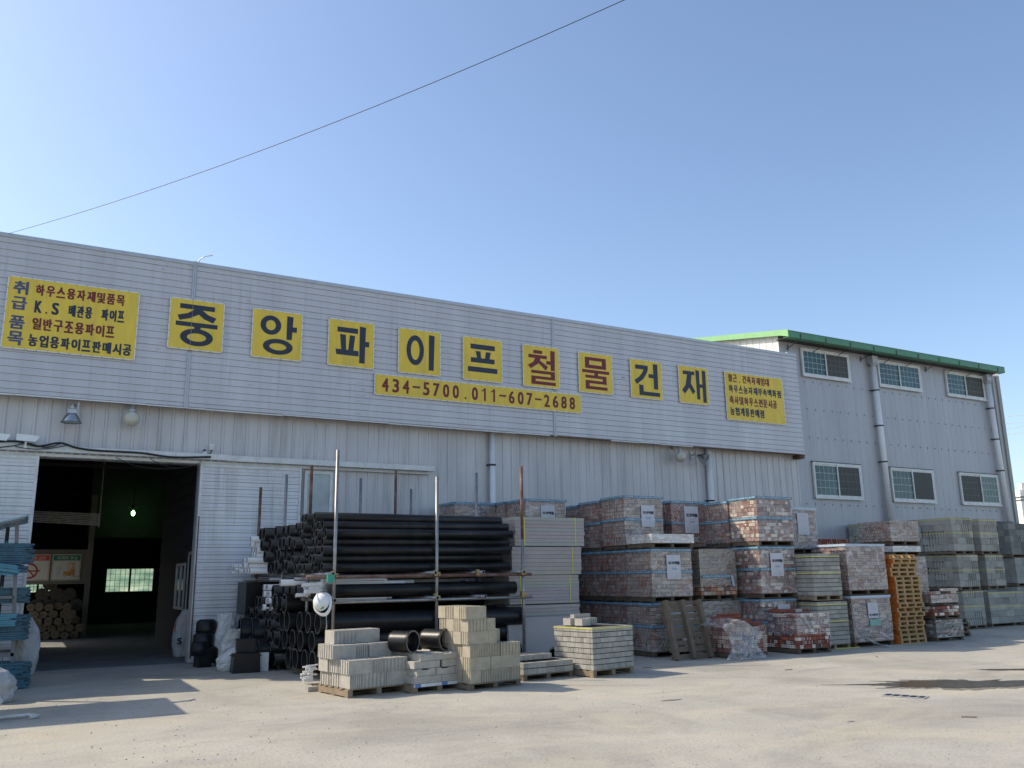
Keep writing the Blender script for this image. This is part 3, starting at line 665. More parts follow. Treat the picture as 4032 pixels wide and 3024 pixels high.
t = board('product_sign', 'smaller yellow product list board at the right end of the fascia', 18.27, 6.205, 2.42, 1.467)
lines(t, 2.42, 1.467, [('철근,건축자재임대', .05, .77, .035, .20, M_red), ('하우스농자재부속백화점', .05, .97, .265, .43, M_navy), ('축사및하우스전문시공', .05, .88, .50, .675, M_red), ('농협계통판매점', .05, .64, .735, .91, M_navy)])

# ================================================================== LAMPS, CAMERAS, CABLES
def globe(u, v, label):
    p = onY(u, v, YW-.32); t = thing('globe_lamp', label, 'lamp', p, 0, 'globe lamps under the fascia')
    b = MB(); n = 12; b.lathe([(.16*math.sin(math.pi*k/n)+.0005, -.16*math.cos(math.pi*k/n)) for k in range(n)]+[(.05, .155)], 24); b.build('globe', M_lampglass, t)
    b = MB(); b.cyl((0, 0, .15), (0, 0, .20), .07); b.path([(0, 0, .2), (0, .02, .29), (0, .12, .33), (0, .30, .33)], .018); b.box(-.06, .06, .24, .30, .26, .40); b.build('bracket', M_trim, t)
globe(518, 1649, 'pale globe lamp hanging over the open doorway'); globe(2680, 1799, 'pale globe lamp near the right end of the fascia')
p = onY(281, 1650, YW-.35); t = thing('bay_lamp', 'ribbed aluminium bay lamp hanging above the doorway', 'lamp', p)
b = MB(); b.lathe([(.19, -.07), (.185, -.05), (.12, .07), (.09, .10), (.06, .11)], 28); b.build('shade', M_alu, t)
b = MB(); b.lathe([(.001, -.06), (.15, -.062), (.185, -.068)], 28); b.lathe([(.186, -.075), (.196, -.075), (.196, -.062), (.186, -.062)], 28); b.build('lens', mat('lamp_lens', (.12, .16, .14), .1, .2, 9), t)
b = MB(); b.box(-.08, .08, -.08, .08, .11, .19); b.cyl((0, 0, .19), (0, 0, .30), .05, .02); b.box(.09, .12, .05, .12, .08, .36); b.path([(0, 0, .26), (.06, .2, .33), (.06, .34, .33)], .02); b.build('bracket', M_trim, t)
p = onY(2772, 1806, YW-.4); t = thing('floodlight', 'tilted round floodlight with aluminium reflector right of the globe lamp', 'lamp', p)
ax = Vector((.45, -.75, -.48)).normalized(); q = ax.to_track_quat('Z', 'Y').to_matrix().to_4x4()
b = MB(); b.lathe([(.04, -.22), (.07, -.16), (.13, -.06), (.175, .06), (.18, .07)], 26); b.v = [tuple(q @ Vector(x)) for x in b.v]; b.build('shade', M_alu, t)
b = MB(); b.lathe([(.001, .05), (.172, .06)], 26); b.v = [tuple(q @ Vector(x)) for x in b.v]; b.build('lens', mat('lamp_lens', (.12, .16, .14)), t)
b = MB(); e = ax*-.2; b.path([e, e+Vector((-.06, .1, .06)), (-.16, .36, .12)], .025); b.box(-.21, -.13, .33, .39, .02, .22); b.build('bracket', M_trim, t)
def cctv(u, v, label, flip=1):
    p = onY(u, v, YW-.35); t = thing('security_camera', label, 'security camera', p, 0, 'security cameras beside the doorway')
    b = MB(); b.prism([(-.19, -.05), (.15, -.07), (.20, .01), (.20, .055), (-.17, .075), (-.19, .06)], (0, -.06, 0), (1, 0, 0), (0, 0, 1), -.12); b.build('housing', M_pvc, t)
    b = MB(); b.box(.155, .17, -.045, .045, -.05, .03); b.build('lens', M_cable, t)
    b = MB(); b.cyl((-.02, 0, -.16), (-.02, 0, -.06), .02); b.box(-.05, .01, -.02, .34, -.19, -.16); b.build('mount', M_white, t)
cctv(108, 1726, 'white box security camera above the left door panel'); cctv(-8, 1720, 'white security camera cut off by the left edge')
p = onY(833, 1761, YW-.03); t = thing('junction_box', 'small beige junction box above the right door panel', 'box', p)
b = MB(); b.box(-.05, .05, -.04, .005, -.06, .07); b.build('box', M_white, t); b = MB(); b.path([(0, -.03, -.06), (-.02, -.05, -.14), (-.1, -.08, -.17)], .01); b.build('lead', M_cable, t)
p = onY(806, 1785, YW-.15); t = thing('security_camera', 'tiny dome camera on the rail below the junction box', 'security camera', p)
b = MB(); n = 8; b.lathe([(.05*math.sin(math.pi*k/n)+.0005, -.05*math.cos(math.pi*k/n)) for k in range(n+1)], 14); b.build('dome', M_white, t); b = MB(); b.cyl((0, .03, .02), (0, .06, .08), .03); b.build('mount', M_cable, t)
def cable(pts, r, label, Y, name='cable'):
    P = [onY(u, v, Y) for u, v in pts]; o = P[0]; Q = []
    for i in range(len(P)-1):
        a0 = P[max(0, i-1)]; a, c, d = P[i], P[i+1], P[min(len(P)-1, i+2)]
        for k in range(5):
            s = k/5; Q.append(.5*((2*a)+(c-a0)*s+(2*a0-5*a+4*c-d)*s*s+(3*a-a0-3*c+d)*s**3))
    Q.append(P[-1]); b = MB(); b.path([q-o for q in Q], r, 6); return tag(b.build(name, M_cable, loc=o), label, 'cable')
cable([(-10, 1739), (70, 1738), (150, 1757), (235, 1744), (300, 1763), (370, 1773), (455, 1778), (560, 1784), (680, 1800), (830, 1799)], .022, 'thick black cable bundle draped along the wall over the doorway', YW-.3)
cable([(-10, 1763), (60, 1754), (110, 1745), (180, 1762), (240, 1746)], .012, 'thin black cable looping below the box camera', YW-.31)
cable([(60, 1758), (130, 1768), (200, 1765), (270, 1752)], .010, 'thin black cable under the thick bundle, left part', YW-.33)
cable([(455, 1800), (530, 1833), (640, 1846), (740, 1838), (795, 1818)], .008, 'thin black cable sagging across the top of the doorway', YW-.29)
cable([(590, 1805), (640, 1832), (700, 1843)], .008, 'short black cable dropping from the rail over the doorway', YW-.27)
# overhead wires ---------------------------------------------------
a, c = onY(8, 926, 19.4), CP + ray(2480, -10)*11.5
b = MB(); P = []
for k in range(-2, 33): s = k/30; P.append(a.lerp(c, s) - Vector((0, 0, .25*4*s*(1-s))) - a)
b.path(P, .0055, 6); tag(b.build('overhead_wire', M_cable, loc=a), 'single dark wire running across the sky from the fascia end', 'wire')
for i, (v0, v1) in enumerate(((1642, 1628), (1669, 1655), (1688, 1675), (1712, 1699))):
    a, c = CP+ray(3925, v0+3)*75, CP+ray(4120, v1-6)*72
    b = MB(); b.path([(0, 0, 0), (c-a)*.5, c-a], .022, 5)
    tag(b.build('power_line', M_trim, loc=a), ['top', 'second', 'third', 'lowest'][i]+' of the four far power lines beside the annex', 'wire', 'far power lines')

# ================================================================== INSIDE THE DOORWAY
def notice(x0, x1, label, header, hm, pict):
    z0, z1 = 1.74, 2.53; w = x1-x0; t = thing('notice_board', label, 'sign', (x0, PY-.02, z0))
    b = MB(); b.box(0, w, -.01, .015, 0, z1-z0); b.build('panel', M_board, t)
    b = MB(); b.box(.02, w-.02, -.013, -.0105, .60, .765); b.build('header', hm, t)
    text('lettering', header, t, w*.16, -.015, .63, w*.7, .10, M_board, .05)
    b = MB()
    for q in ((.02, w-.02, .02, .03), (.02, .03, .03, .6), (w-.03, w-.02, .03, .6)): b.box(q[0], q[1], -.012, -.0102, q[2], q[3])
    b.build('border', hm, t); pict(t, w)
def p_nosmoke(t, w):
    b = MB(); b2 = circ(.42*w, .29, .235, .235, .185, .185)
    for q in b2: k = len(b.v); b.v += [(x, -.0125, z) for x, z in q]; b.face((k, k+1, k+2, k+3))
    b.prism([(.42*w-.16, .47-.02), (.42*w-.13, .47+.0), (.42*w+.17, .12), (.42*w+.14, .09)], (0, -.0118, 0), (1, 0, 0), (0, 0, 1), .0014); b.box(.42*w-.3, .42*w+.3, -.0127, -.0121, .27, .31); b.build('pictogram', mat('notice_crimson', (.38, .03, .05), .5), t)
def p_fork(t, w):
    b = MB()
    for q in ((.40, .66, .13, .27), (.64, .80, .12, .34), (.70, .73, .34, .52), (.56, .58, .27, .50), (.56, .78, .50, .53), (.78, .80, .10, .54), (.80, .98, .10, .125)): b.box(q[0]*w, q[1]*w, -.013, -.0115, q[2], q[3])
    b.build('pictogram', M_borange, t); b = MB()
    for x in (.46, .72): b.prism(irregular(x*w, .12, .045, .045, 1, 20, 0), (0, -.0132, 0), (1, 0, 0), (0, 0, 1), .0012)
    b.prism(irregular(.24*w, .34, .07, .07, 1, 20, 0), (0, -.0132, 0), (1, 0, 0), (0, 0, 1), .0012); b.box(.17*w, .31*w, -.0132, -.012, .12, .28); b.build('driver', M_trim, t)
notice(-.10, .84, 'red headed no smoking notice board inside the doorway', '작업장내 금연', M_bred, p_nosmoke)
notice(.90, 1.70, 'green headed forklift warning board inside the doorway', '지게차 조심', M_bgreen, p_fork)
# rolls stacked behind the board partition
rm = MB(); rm.lathe([(.001, 0), (.10, .012), (.17, 0), (.20, .02), (.205, .1)], 18); rm.lathe([(.205, .1), (.205, 1.5)], 18); 
def roll_mesh(r, m, nm):
    b = MB(); n = 16; b.cyl((0, 0, 0), (0, 1.4, 0), r, n=n, m=0, cap=False); k = b.ring(Vector((0, 0, 0)), Vector((0, 1, 0)), r, n)
    j = b.ring(Vector((0, .012, 0)), Vector((0, 1, 0)), r*.72, n); i = b.ring(Vector((0, -.01, 0)), Vector((0, 1, 0)), r*.45, n); c_ = b.ring(Vector((0, .02, 0)), Vector((0, 1, 0)), r*.08, n)
    b.join(j, k, n); b.join(i, j, n); b.join(c_, i, n); return b.mesh(nm, [m])
mc, mf = roll_mesh(.125, M_roll, 'coir_roll'), roll_mesh(.20, M_felt, 'felt_roll')
rr = random.Random(11)
for j in range(5):
    for i in range(6 - (j == 4)):
        x = .42+i*.25+(.125 if j % 2 else 0)+rr.uniform(-.03, .03); z = .13+j*.205+rr.uniform(-.015, .02)
        if x > 1.80: continue
        tag(put('coir_roll', mc, loc=(x, 30.2+rr.uniform(-.08, .08), z)), 'straw coloured roll end in the low pile under the notice boards', 'roll', 'straw rolls inside the doorway').scale = (rr.uniform(.85, 1.05), 1, rr.uniform(.85, 1.05))
for j in range(5):
    for i in range(4):
        x = .55+i*.37+(.18 if j % 2 else 0)+rr.uniform(-.04, .04); z = 1.0+j*.30 if j else 1.02
        z = .30+j*.335
        if x > 1.75 or (j == 4 and i != 1): continue
        tag(put('felt_roll', mf, loc=(x, 31.4+rr.uniform(-.05, .05), z)), 'dark felt roll end stacked behind the straw rolls', 'roll', 'dark rolls inside the doorway')
# shop lamp glowing green white
p = onY(524, 2021, 33); t = thing('pendant_bulb', 'glowing greenish bulb hanging deep inside the doorway', 'lamp', p)
b = MB(); n = 10; b.lathe([((.06*math.sin(math.pi*k/n)+.0005), -.09*math.cos(math.pi*k/n)) for k in range(n+1)], 14); b.build('bulb', glow('bulb_glow', (.35, 1, .32), 9), t)
b = MB(); b.cyl((0, 0, .12), (0, 0, .24), .06); b.cyl((0, 0, .24), (0, 0, .9), .012); b.lathe([(.16, .2), (.05, .27)], 14); b.build('fitting', M_dark, t)
b = MB(); b.box(-2.2, 2.2, 0, .05, -1.6, 1.0); 
b = MB(); b.box(2.0, 4.6, 34.0, 34.05, 3.2, 6.0); tag(b.build('hanging_board', mat('inner_panel', (.06, .07, .06), .8, .2, 2)), 'dark panel behind the glowing bulb inside the hall', 'panel')
b = MB()
for k in range(7): b.bar((-.6, 27.5, 3.35+k*.045+rr.uniform(-.02, .02)), (1.9, 27.4, 3.25+k*.05), .03, .03)
b.bar((-.6, 27.7, 3.3), (-.6, 27.7, 7.2), .03, .03); b.bar((1.9, 27.7, 3.2), (1.9, 27.7, 7.2), .03, .03)
tag(b.build('pipe_bundle', M_galv, loc=(0, 0, 0)), 'bundle of thin steel pipes hung high inside the doorway', 'pipes')
# ================================================================== PIPE RACK
RY = 14.95
def rackx(Y): return 4.81 - .153*(Y-RY)
def findY(u, line, z=1.7):
    best = None
    for k in range(600):
        Y = 14+k*.01; d = Vector((line(Y), Y, z))-CP; uu = 2016+F*d.dot(rt)/d.dot(fw)
        if best is None or abs(uu-u) < best[0]: best = (abs(uu-u), Y)
    return best[1]
rack = thing('pipe_rack', 'scaffold tube rack loaded with black drainage pipes', 'rack', (rackx(RY), RY, 0))
RO = Vector((rackx(RY), RY, 0))
def rpart(b, name, m): b.v = [tuple(Vector(x)-RO) for x in b.v]; return b.build(name, m, rack)
ys = [RY]+[findY(u, rackx) for u in (1212, 1112, 1010)]
ztop = [3.91, None, None, None]
posts = []
for i, (Y, (u, v)) in enumerate(zip(ys, ((1330, 1772), (1212, 1830), (1112, 1868), (1010, 1918)))):
    posts.append((rackx(Y), Y, onY(u, v, Y).z, ['galv', 'mix', 'galv', 'rust'][i]))
def xl(x0): return lambda Y: x0 - .02*(Y-RY)
posts += [(6.76, RY, 3.52, 'galv'), (8.6, RY, 3.81, 'half')]
for (u, v, x0) in ((1405, 1882, 6.6), (1545, 1852, 7.3), (1605, 1925, 7.9), (1870, 1862, 8.5), (1312, 1915, 5.7)):
    Y = min(19.2, findY(u, xl(x0), 3.0)); posts.append((x0, Y, onY(u, v, Y).z, 'rust' if u in (1545, 1312) else 'galv'))
for (x, y, z, k) in posts:
    b = MB(); zs = {'galv': [(0, z, 0)], 'rust': [(0, z, 1)], 'mix': [(0, z*.66, 0), (z*.66, z, 1)], 'half': [(0, z*.62, 0), (z*.62, z, 1)]}[k]
    for (z0, z1, mi) in zs: b.tube((x, y, z0), (x, y, z1), .031, .027, 12, mi, 1, mi)
    rpart(b, 'post', [M_galv, M_rustp])
LV = [(1.69, ys), (1.27, ys)]
b = MB(); b.cyl((4.3, RY-.06, 1.69), (8.75, RY-.06, 1.69), .03); rpart(b, 'ledger', [M_rustp])
for Y in ys[1:]: b = MB(); b.cyl((rackx(Y)-.25, Y, 1.66), (8.6, Y, 1.66), .03); rpart(b, 'ledger', [M_galv])
b = MB(); b.cyl((4.7, RY-.06, 1.26), (8.75, RY-.06, 1.26), .028); rpart(b, 'ledger', [M_galv])
for x0 in (4.72, 6.64, 7.62, 8.5):
    b = MB(); b.tube((x0, RY-.22, 1.74), (x0-.4, 19.0, 1.74), .032, .026, 12, 0, 1, 0); rpart(b, 'transom', [M_galv, M_hole])
    if x0 < 8: b = MB(); b.tube((x0+.05, RY-.2, 1.295), (x0-.3, 18.0, 1.295), .032, .026, 12, 0, 1, 0); rpart(b, 'transom', [M_galv, M_hole])
for (x, z) in ((4.81, 1.70), (6.76, 1.70), (8.6, 1.70), (7.62, 1.70), (4.81, 1.28), (6.76, 1.28), (8.6, 1.28)):
    b = MB(); b.box(x-.02, x+.055, RY-.05, RY+.03, z-.045, z+.05); b.box(x-.085, x-.02, RY-.10, RY-.03, z-.02, z+.09); b.cyl((x-.05, RY-.12, z+.03), (x-.05, RY-.02, z+.03), .014); b.cyl((x+.02, RY-.09, z), (x+.02, RY+.02, z), .014)
    rpart(b, 'clamp', [M_brass])
b = MB(); b.box(4.60, 4.72, RY-.30, RY-.24, 1.60, 1.73); rpart(b, 'green_strip', [M_tag])

# pipes: one hollow mesh per kind, copied
def pipe_mesh(nm, L, r, wall, m, mi, mr, n=22, corr=0, cn=0):
    b = MB(); b.tube((0, 0, 0), (L, 0, 0), r, r-wall, n, 0, 1, 2, corr, cn); return b.mesh(nm, [m, mi, mr])
PS = pipe_mesh('pipe', 3.75, .082, .012, M_pipe, M_pipei, M_rim)
PM = pipe_mesh('pipe', 3.8, .12, .015, M_pipe, M_pipei, M_rim)
PL = pipe_mesh('pipe', 4.05, .18, .016, M_pipe, M_pipei, M_rim, 26, .006, 120)
PB = pipe_mesh('pipe', 4.0, .115, .014, M_pipe, M_pipei, M_rim)
PW = pipe_mesh('pipe', 3.6, .058, .006, M_pvc, mat('pvc_inside', (.35, .34, .33), .6), M_pvc, 14)  # inner wall darkened, shade of the bore put into its colour
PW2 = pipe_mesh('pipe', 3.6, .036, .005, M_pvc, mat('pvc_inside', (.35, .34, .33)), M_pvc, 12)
rq = random.Random(5)
def lay(me, y, z, label, group, name='drain_pipe', jit=.09, x=None, tilt=0.0):
    o = put(name, me, loc=((rackx(y)-.20 if x is None else x)+rq.uniform(-jit, jit), y, z)); o.rotation_euler = (0, rq.uniform(-.006, .006)+tilt, rq.uniform(-.006, .006))
    return tag(o, label, 'pipe', group)
def pile(me, r, y0, nrow, z0, rows, label, group, shrink=1, **k):
    for j in range(rows):
        n = nrow-shrink*j
        for i in range(n):
            lay(me, y0+(i+.5*(j % 2 if shrink == 0 else j))*2.06*r+rq.uniform(-.006, .006), z0+r+j*1.80*r, label, group, **k)
ZU = 1.775
pile(PS, .082, RY+.15, 6, ZU, 6, 'slim black pipe in the front of the upper pile on the rack', 'slim black pipes on the rack', shrink=0)
for y in (RY+.28, RY+.46, RY+.64, RY+.9): lay(PS, y, ZU+.082+.082*1.8*6, 'slim black pipe crowning the upper pile on the rack', 'crowning slim pipes', jit=.2)
pile(PM, .12, RY+1.32, 6, ZU, 4, 'medium black pipe at the back of the upper pile on the rack', 'medium black pipes on the rack', shrink=0)
for j in range(7):
    n = 7 - j
    for i in range(max(1, n)): lay(PW, RY+2.92+i*.12+.06*(j % 2), ZU+.058+j*.104, 'white plastic pipe piled at the back left of the rack', 'white pipes on the rack', 'white_pipe', .12, rackx(18.0)-.30)
for j in range(3):
    for i in range(5): lay(PW2, RY+3.72+i*.074, ZU+.036+j*.066, 'thin white plastic pipe sticking out furthest on the rack', 'thin white pipes on the rack', 'white_pipe', .1, 3.95)
# second level
for i in range(1): lay(PM, RY+.20, 1.325+.12, 'single medium black pipe on the lower rack shelf behind the front post', None, x=4.72, jit=0)
for i in range(1, 4): lay(PM, RY+.20+i*.27, 1.325+.12, 'medium black pipe lying deeper on the lower rack shelf', 'medium black pipes on the lower shelf', jit=.05)
for j in range(2):
    for i in range(3): lay(PM, RY+1.35+i*.26+.1*j, 1.10+.12+j*.22, 'medium black pipe hung low behind the white pipes', 'medium black pipes slung low', jit=.06)
for j in range(4):
    for i in range(3): lay(PW, RY+2.22+i*.125+.03*j, 1.08+.058+j*.125, 'white plastic pipe on the lower shelf at the left', 'white pipes on the lower shelf', 'white_pipe', .05)
lay(PW, RY+1.25, 1.60, 'single white pipe poking out under the upper shelf', None, 'white_pipe', 0, 4.2)
b = MB(); b.box(4.05, 7.5, RY+3.3, RY+4.1, .98, 1.62); tag(b.build('tarp_bale', M_pipe), 'dark bale stored under the back of the upper shelf', 'bale')
# white cable ducts stuffed in
dk = MB(); dk.box(0, 1.9, -.045, .045, -.028, .028); dk.box(0, 1.9, -.047, -.0451, -.012, .012); dm_ = dk.mesh('duct', [M_pvc])
k = 0
for (u, v) in ((1190, 2304), (1197, 2312), (1215, 2317), (1200, 2328), (1213, 2334), (1222, 2324), (1165, 2344), (1247, 2300), (1252, 2331), (1205, 2345), (1198, 2338), (1214, 2346)):
    p = onY(u, v, RY+.45+rq.uniform(-.15, .25)); o = put('cable_duct', dm_, loc=p); o.rotation_euler = (rq.uniform(-.3, .3), rq.uniform(-.02, .02), rq.uniform(-.08, .08))
    tag(o, 'short white cable duct stuffed into the lower rack shelf', 'duct', 'white cable ducts on the rack')
dk = MB()
for i in range(16): a = rq.uniform(0, .22); dk.box(a*.2, 1.2+a*.2, rq.uniform(-.10, .08), rq.uniform(.0, .1), (i-8)*.016, (i-8)*.016+.012)
dme = dk.mesh('duct_bundle', [M_pvc])
for (u, v, l) in ((1262, 2298, 'upper'), (1258, 2338, 'lower right'), (1280, 2332, 'lower left')): tag(put('duct_bundle', dme, loc=onY(u, v, RY+.30)), l+' bundle of thin white ducts jammed at the rack corner', 'ducts', 'white duct bundles at the rack corner')
# ground pile
for j in range(3):
    for i in range(5 - (j == 0)): lay(PL, RY+.22+(i+.5*(j % 2))*.365, .10+.18+j*.315, 'wide corrugated black pipe in the ground pile, front part', 'wide black pipes on the ground', jit=.05)
for i in range(2): lay(PL, RY+.24+.375*(i+3.1), .10+.18+3*.315, 'wide corrugated black pipe lying on top of the ground pile', 'wide black pipes topping the pile', jit=.05, x=4.3)
for j in range(5):
    for i in range(7): lay(PB, RY+2.02+(i+.5*(j % 2))*.237, .09+.115+j*.205, 'narrow black pipe in the ground pile, back part', 'narrow black pipes on the ground', jit=.05)
for i in range(4): lay(PB, RY+2.25+i*.24, .09+.115+5*.205, 'narrow black pipe on top of the back ground pile', 'narrow black pipes topping the pile', jit=.05)
for x in (4.7, 6.6, 8.3):
    b = MB(); b.box(-.06, .06, 0, 3.9, 0, .088); tag(b.build('timber_bearer', M_oldwood, loc=(x, RY+.02, 0)), 'old timber bearer under the ground pile of pipes', 'timber', 'bearers under the pipes')
# white helmet on the rack corner
p = onY(1268, 2372, RY-.22); t = thing('safety_helmet', 'white safety helmet hanging from the front rack post', 'helmet', p); t.rotation_euler = (R(58), R(-30), R(-35))
b = MB(); n = 10; b.lathe([(.148*math.cos(math.pi/2*k/n)+.0005, .15*math.sin(math.pi/2*k/n)) for k in range(n+1)], 30)
b.v = [(x, y*1.12, z) for x, y, z in b.v]; b.build('shell', M_helm, t)
b = MB(); b.lathe([(.149, .012), (.176, -.012), (.174, -.020), (.140, -.012)], 30); b.v = [(x, y-(.06*(-y/.17)**2 if y < 0 else 0), z-(.02*(-y/.17)**2 if y < 0 else 0)) for x, y, z in b.v]; b.v = [(x, y*1.12, z) for x, y, z in b.v]; b.build('brim', M_helm, t)
b = MB(); b.path([(0, .15*math.cos(a_)*1.12, .155*math.sin(a_)) for a_ in [math.pi*(.12+.76*k/12) for k in range(13)]], .014, 8); b.build('ridge', M_helm, t)
b = MB(); b.box(-.03, .03, -.168, -.160, .05, .085); b.build('sticker', M_tag, t)
b = MB(); b.path([(0, .1, -.02), (.02, .19, .02), (.01, .30, .03)], .006); b.build('strap', M_sack, t)
b = MB(); q = onY(1288, 2408, RY-.18); b.path([q-p, q-p+Vector((-.01, 0, -.1)), q-p+Vector((.0, 0, -.24)), q-p+Vector((-.02, 0, -.36))], .007); tag(b.build('chin_strap', M_sack, loc=p), 'pale strap dangling below the white helmet', 'strap')

# ================================================================== SACKS, FITTINGS BY THE DOOR
def sack(name, label, x, y, w, d, h, seed, m=None, lean=(0, 0), open_top=False, rz=0.0, z=0.0, flat=False, squash=1.0, group=None):
    m = m or M_sack; b = MB(); n = 72; rows = 48; prev = None
    for j in range(rows+1):
        t_ = j/rows
        prof = (.80+.30*math.sin(math.pi*min(1, t_*1.15)))*(1 if t_ < .8 or open_top or flat else max(.22, 1-(t_-.8)*3.2))
        if j == 0: prof = .72
        k = len(b.v)
        for i in range(n):
            a = 2*math.pi*i/n; ca, sa = math.cos(a), math.sin(a)
            e = (abs(ca)**3+abs(sa)**3)**(-1/3)
            q = Vector((ca*1.4, sa*1.4, t_*3+seed)); wr = mnoise.noise(Vector((ca*2.2+seed, sa*2.2, t_*11+1.6*mnoise.noise(Vector((ca*2, sa*2, t_*4+seed)))))); w2 = mnoise.noise(Vector((ca*4.5, sa*4.5+seed, t_*24)))
            f = 1+.15*mnoise.noise(q*1.1)+.13*(.5-abs(wr))+.06*(.4-abs(w2))+.09*mnoise.noise(Vector((ca*3, sa*3, t_*5+seed)))
            b.v.append((w/2*e*ca*prof*f+lean[0]*t_*t_, d/2*e*sa*prof*f+lean[1]*t_*t_, h*t_*squash+.03*mnoise.noise(Vector((ca*2, sa*2, seed+t_*4)))*(t_ > .1)))
        if prev is not None: b.join(prev, k, n)
        prev = k
    if open_top:
        k = len(b.v)
        for i in range(n): p_ = b.v[prev+i]; b.v.append((lean[0]+(p_[0]-lean[0])*.86, lean[1]+(p_[1]-lean[1])*.86, p_[2]-.04))
        b.join(prev, k, n); b.face(tuple(k+i for i in range(n)), 1)
    else: b.face(tuple(prev+i for i in range(n)))
    b.face(tuple(reversed(range(n))))
    o = b.build(name, [m, M_hole], None, (x, y, z), rz); return tag(o, label, 'sack', group)
p = onZ(888, 2622); sack('sack', 'tall wrinkled white sack standing against the door panel', p.x, p.y+.22, .42, .36, 1.0, 3.1, lean=(.02, .05), flat=True)
p = onZ(915, 2630); sack('sack', 'open white sack with dark contents leaning in front of the tall sack', p.x, p.y+.15, .40, .34, .72, 9.4, lean=(.03, -.20), open_top=True)
p = onZ(905, 2642); sack('sack', 'slumped white sack low in front of the open sack', p.x, p.y+.02, .46, .36, .46, 5.2, lean=(.28, .1))
p = onZ(715, 2588); t = sack('sack', 'printed white fertiliser sack leaning by the office door inside', p.x, p.y+.2, .34, .30, 1.02, 7.7, lean=(.05, .05))
b = MB(); b.box(-.165, -.158, -.1, .05, .55, .75); b.build('red_print', M_bred, t); text('lettering', 'S', t, -.12, -.195, .28, .10, .14, M_ink, .1)
# black plastic meter boxes and couplers
def mbox(u, v, w, d, h, label, rz, z=0):
    p = onZ(u, v); b = MB(); b.prism([(-w/2, 0), (w/2, 0), (w*.46, h), (-w*.46, h)], (0, 0, 0), (1, 0, 0), (0, 0, 1), -d)
    b.prism([(-w*.52, h*.86), (w*.52, h*.86), (w*.5, h*.93), (-w*.5, h*.93)], (0, -.012, 0), (1, 0, 0), (0, 0, 1), -d-.02)
    tag(b.build('meter_box', M_pipe, None, (p.x, p.y, z), rz), label, 'plastic box', 'black plastic boxes by the door')
mbox(808, 2628, .26, .3, .36, 'small black box left of the white sacks, on the ground', .2)
mbox(915, 2640, .22, .25, .30, 'small black box behind the front pair of boxes', .1)
mbox(970, 2650, .50, .34, .34, 'wide black box lowest in front of the pipes', -.06)
mbox(965, 2645, .34, .30, .24, 'black box stacked on the wide black box', -.1, .345)
def coupler(u, v, Y, r, L, label, rz, z=None, nm='pipe_coupler'):
    p = onY(u, v, Y); b = MB(); b.tube((0, 0, 0), (L, 0, 0), r, r-.02, 28, 0, 1, 2, .012, 6)
    b.tube((-.02, 0, 0), (.0, 0, 0), r+.02, r-.02, 28)
    tag(b.build(nm, [M_pipe, M_pipei, M_rim], None, p, rz), label, 'pipe fitting', 'black couplers by the door')
coupler(945, 2488, 17.9, .27, .34, 'wide corrugated coupler on its side behind the white sacks', -.12); coupler(992, 2490, 17.7, .27, .4, 'second wide coupler touching the narrow pipes', -.12)
coupler(985, 2558, 17.4, .22, .3, 'smaller coupler below the two wide ones', -.1); coupler(1022, 2556, 17.2, .15, .35, 'smallest coupler beside the pipe pile', -.1)
def capbox(u, v, Y, s, label):
    p = onY(u, v, Y); b = MB(); b.lathe([(.001, s), (s*.7, s*.97), (s, s*.7), (s*1.02, 0), (s*.95, -s*.6), (.01, -s*.62)], 20); b.v = [(x, y*.8, z) for x, y, z in b.v]
    tag(b.build('end_fitting', M_pipe, None, p), label, 'pipe fitting', 'black caps by the door panel')
capbox(812, 2478, 18.7, .20, 'rounded black cap on top of the heap by the door panel'); capbox(800, 2530, 18.6, .20, 'rounded black cap in the middle of the heap'); capbox(785, 2560, 18.5, .17, 'rounded black cap low at the left of the heap'); capbox(818, 2585, 18.6, .20, 'black cap at the bottom behind the tall sack')
b = MB(); b.box(-.13, .13, 0, .2, 0, .33); p = onZ(1030, 2645); tag(b.build('foam_block', M_pvc, None, (p.x, p.y+.05, 0), -.1), 'white foam block beside the black boxes', 'block')

# ================================================================== LEFT RACK
lr = thing('bar_rack', 'grey steel rack with sloping sheet roof at the left edge', 'rack', (-.1, 16.9, 0))
LY = 16.9
def lp(u, v, dy=0): return onY(u, v, LY+dy)-Vector((-.1, 16.9, 0))
b = MB(); a = lp(47, 2690); c = lp(68, 2045); b.bar((a.x, 0, 0), (c.x, 0, c.z), .10, .06); b.build('post', M_rack, lr)
b = MB(); c = lp(32, 2075, .9); b.bar((c.x, .9, 0), (c.x, .9, c.z), .09, .06); b.build('post', M_dark, lr)
b = MB(); tip = lp(114, 2029, -.1); x0 = -6.0
for k in range(1):
    z0 = tip.z-.0; sl2 = .30
    b.prism([(tip.x, 0), (tip.x-1.1, -.33), (x0, -.33), (x0, -.36), (tip.x-1.1, -.36), (tip.x, -.03)], (0, -.32, tip.z), (1, 0, 0), (0, 0, 1), -2.0)
b.build('roof_sheet', mat('roof_sheet', (.22, .33, .38), .4, .2, 5, metal=.3), lr)
b = MB(); b.box(x0, -.24, -2.76, -.9, 2.58, 2.61); b.build('roof_sheet', mat('roof_sheet', (.22, .33, .38)), lr)  # unseen sheet added out of frame to cast shade on the yard
for y in (-2.6, -1.0): b = MB(); b.bar((-.9, y, 0), (-.9, y, 2.578), .07, .06); b.build('post', M_rack, lr)  # unseen posts added to carry the shading sheet
b = MB(); b.bar((tip.x-.05, -.25, tip.z-.05), (tip.x-1.1, -.25, tip.z-.40), .06, .05)
for (v, zz) in ((2345, 0), (2470, 0), (2570, 0), (2680, 0)): q = lp(60, v); b.box(x0, q.x-.02, -.05, -.005, q.z-.05, q.z); b.box(x0, q.x-.02, .9, .95, q.z-.05, q.z)
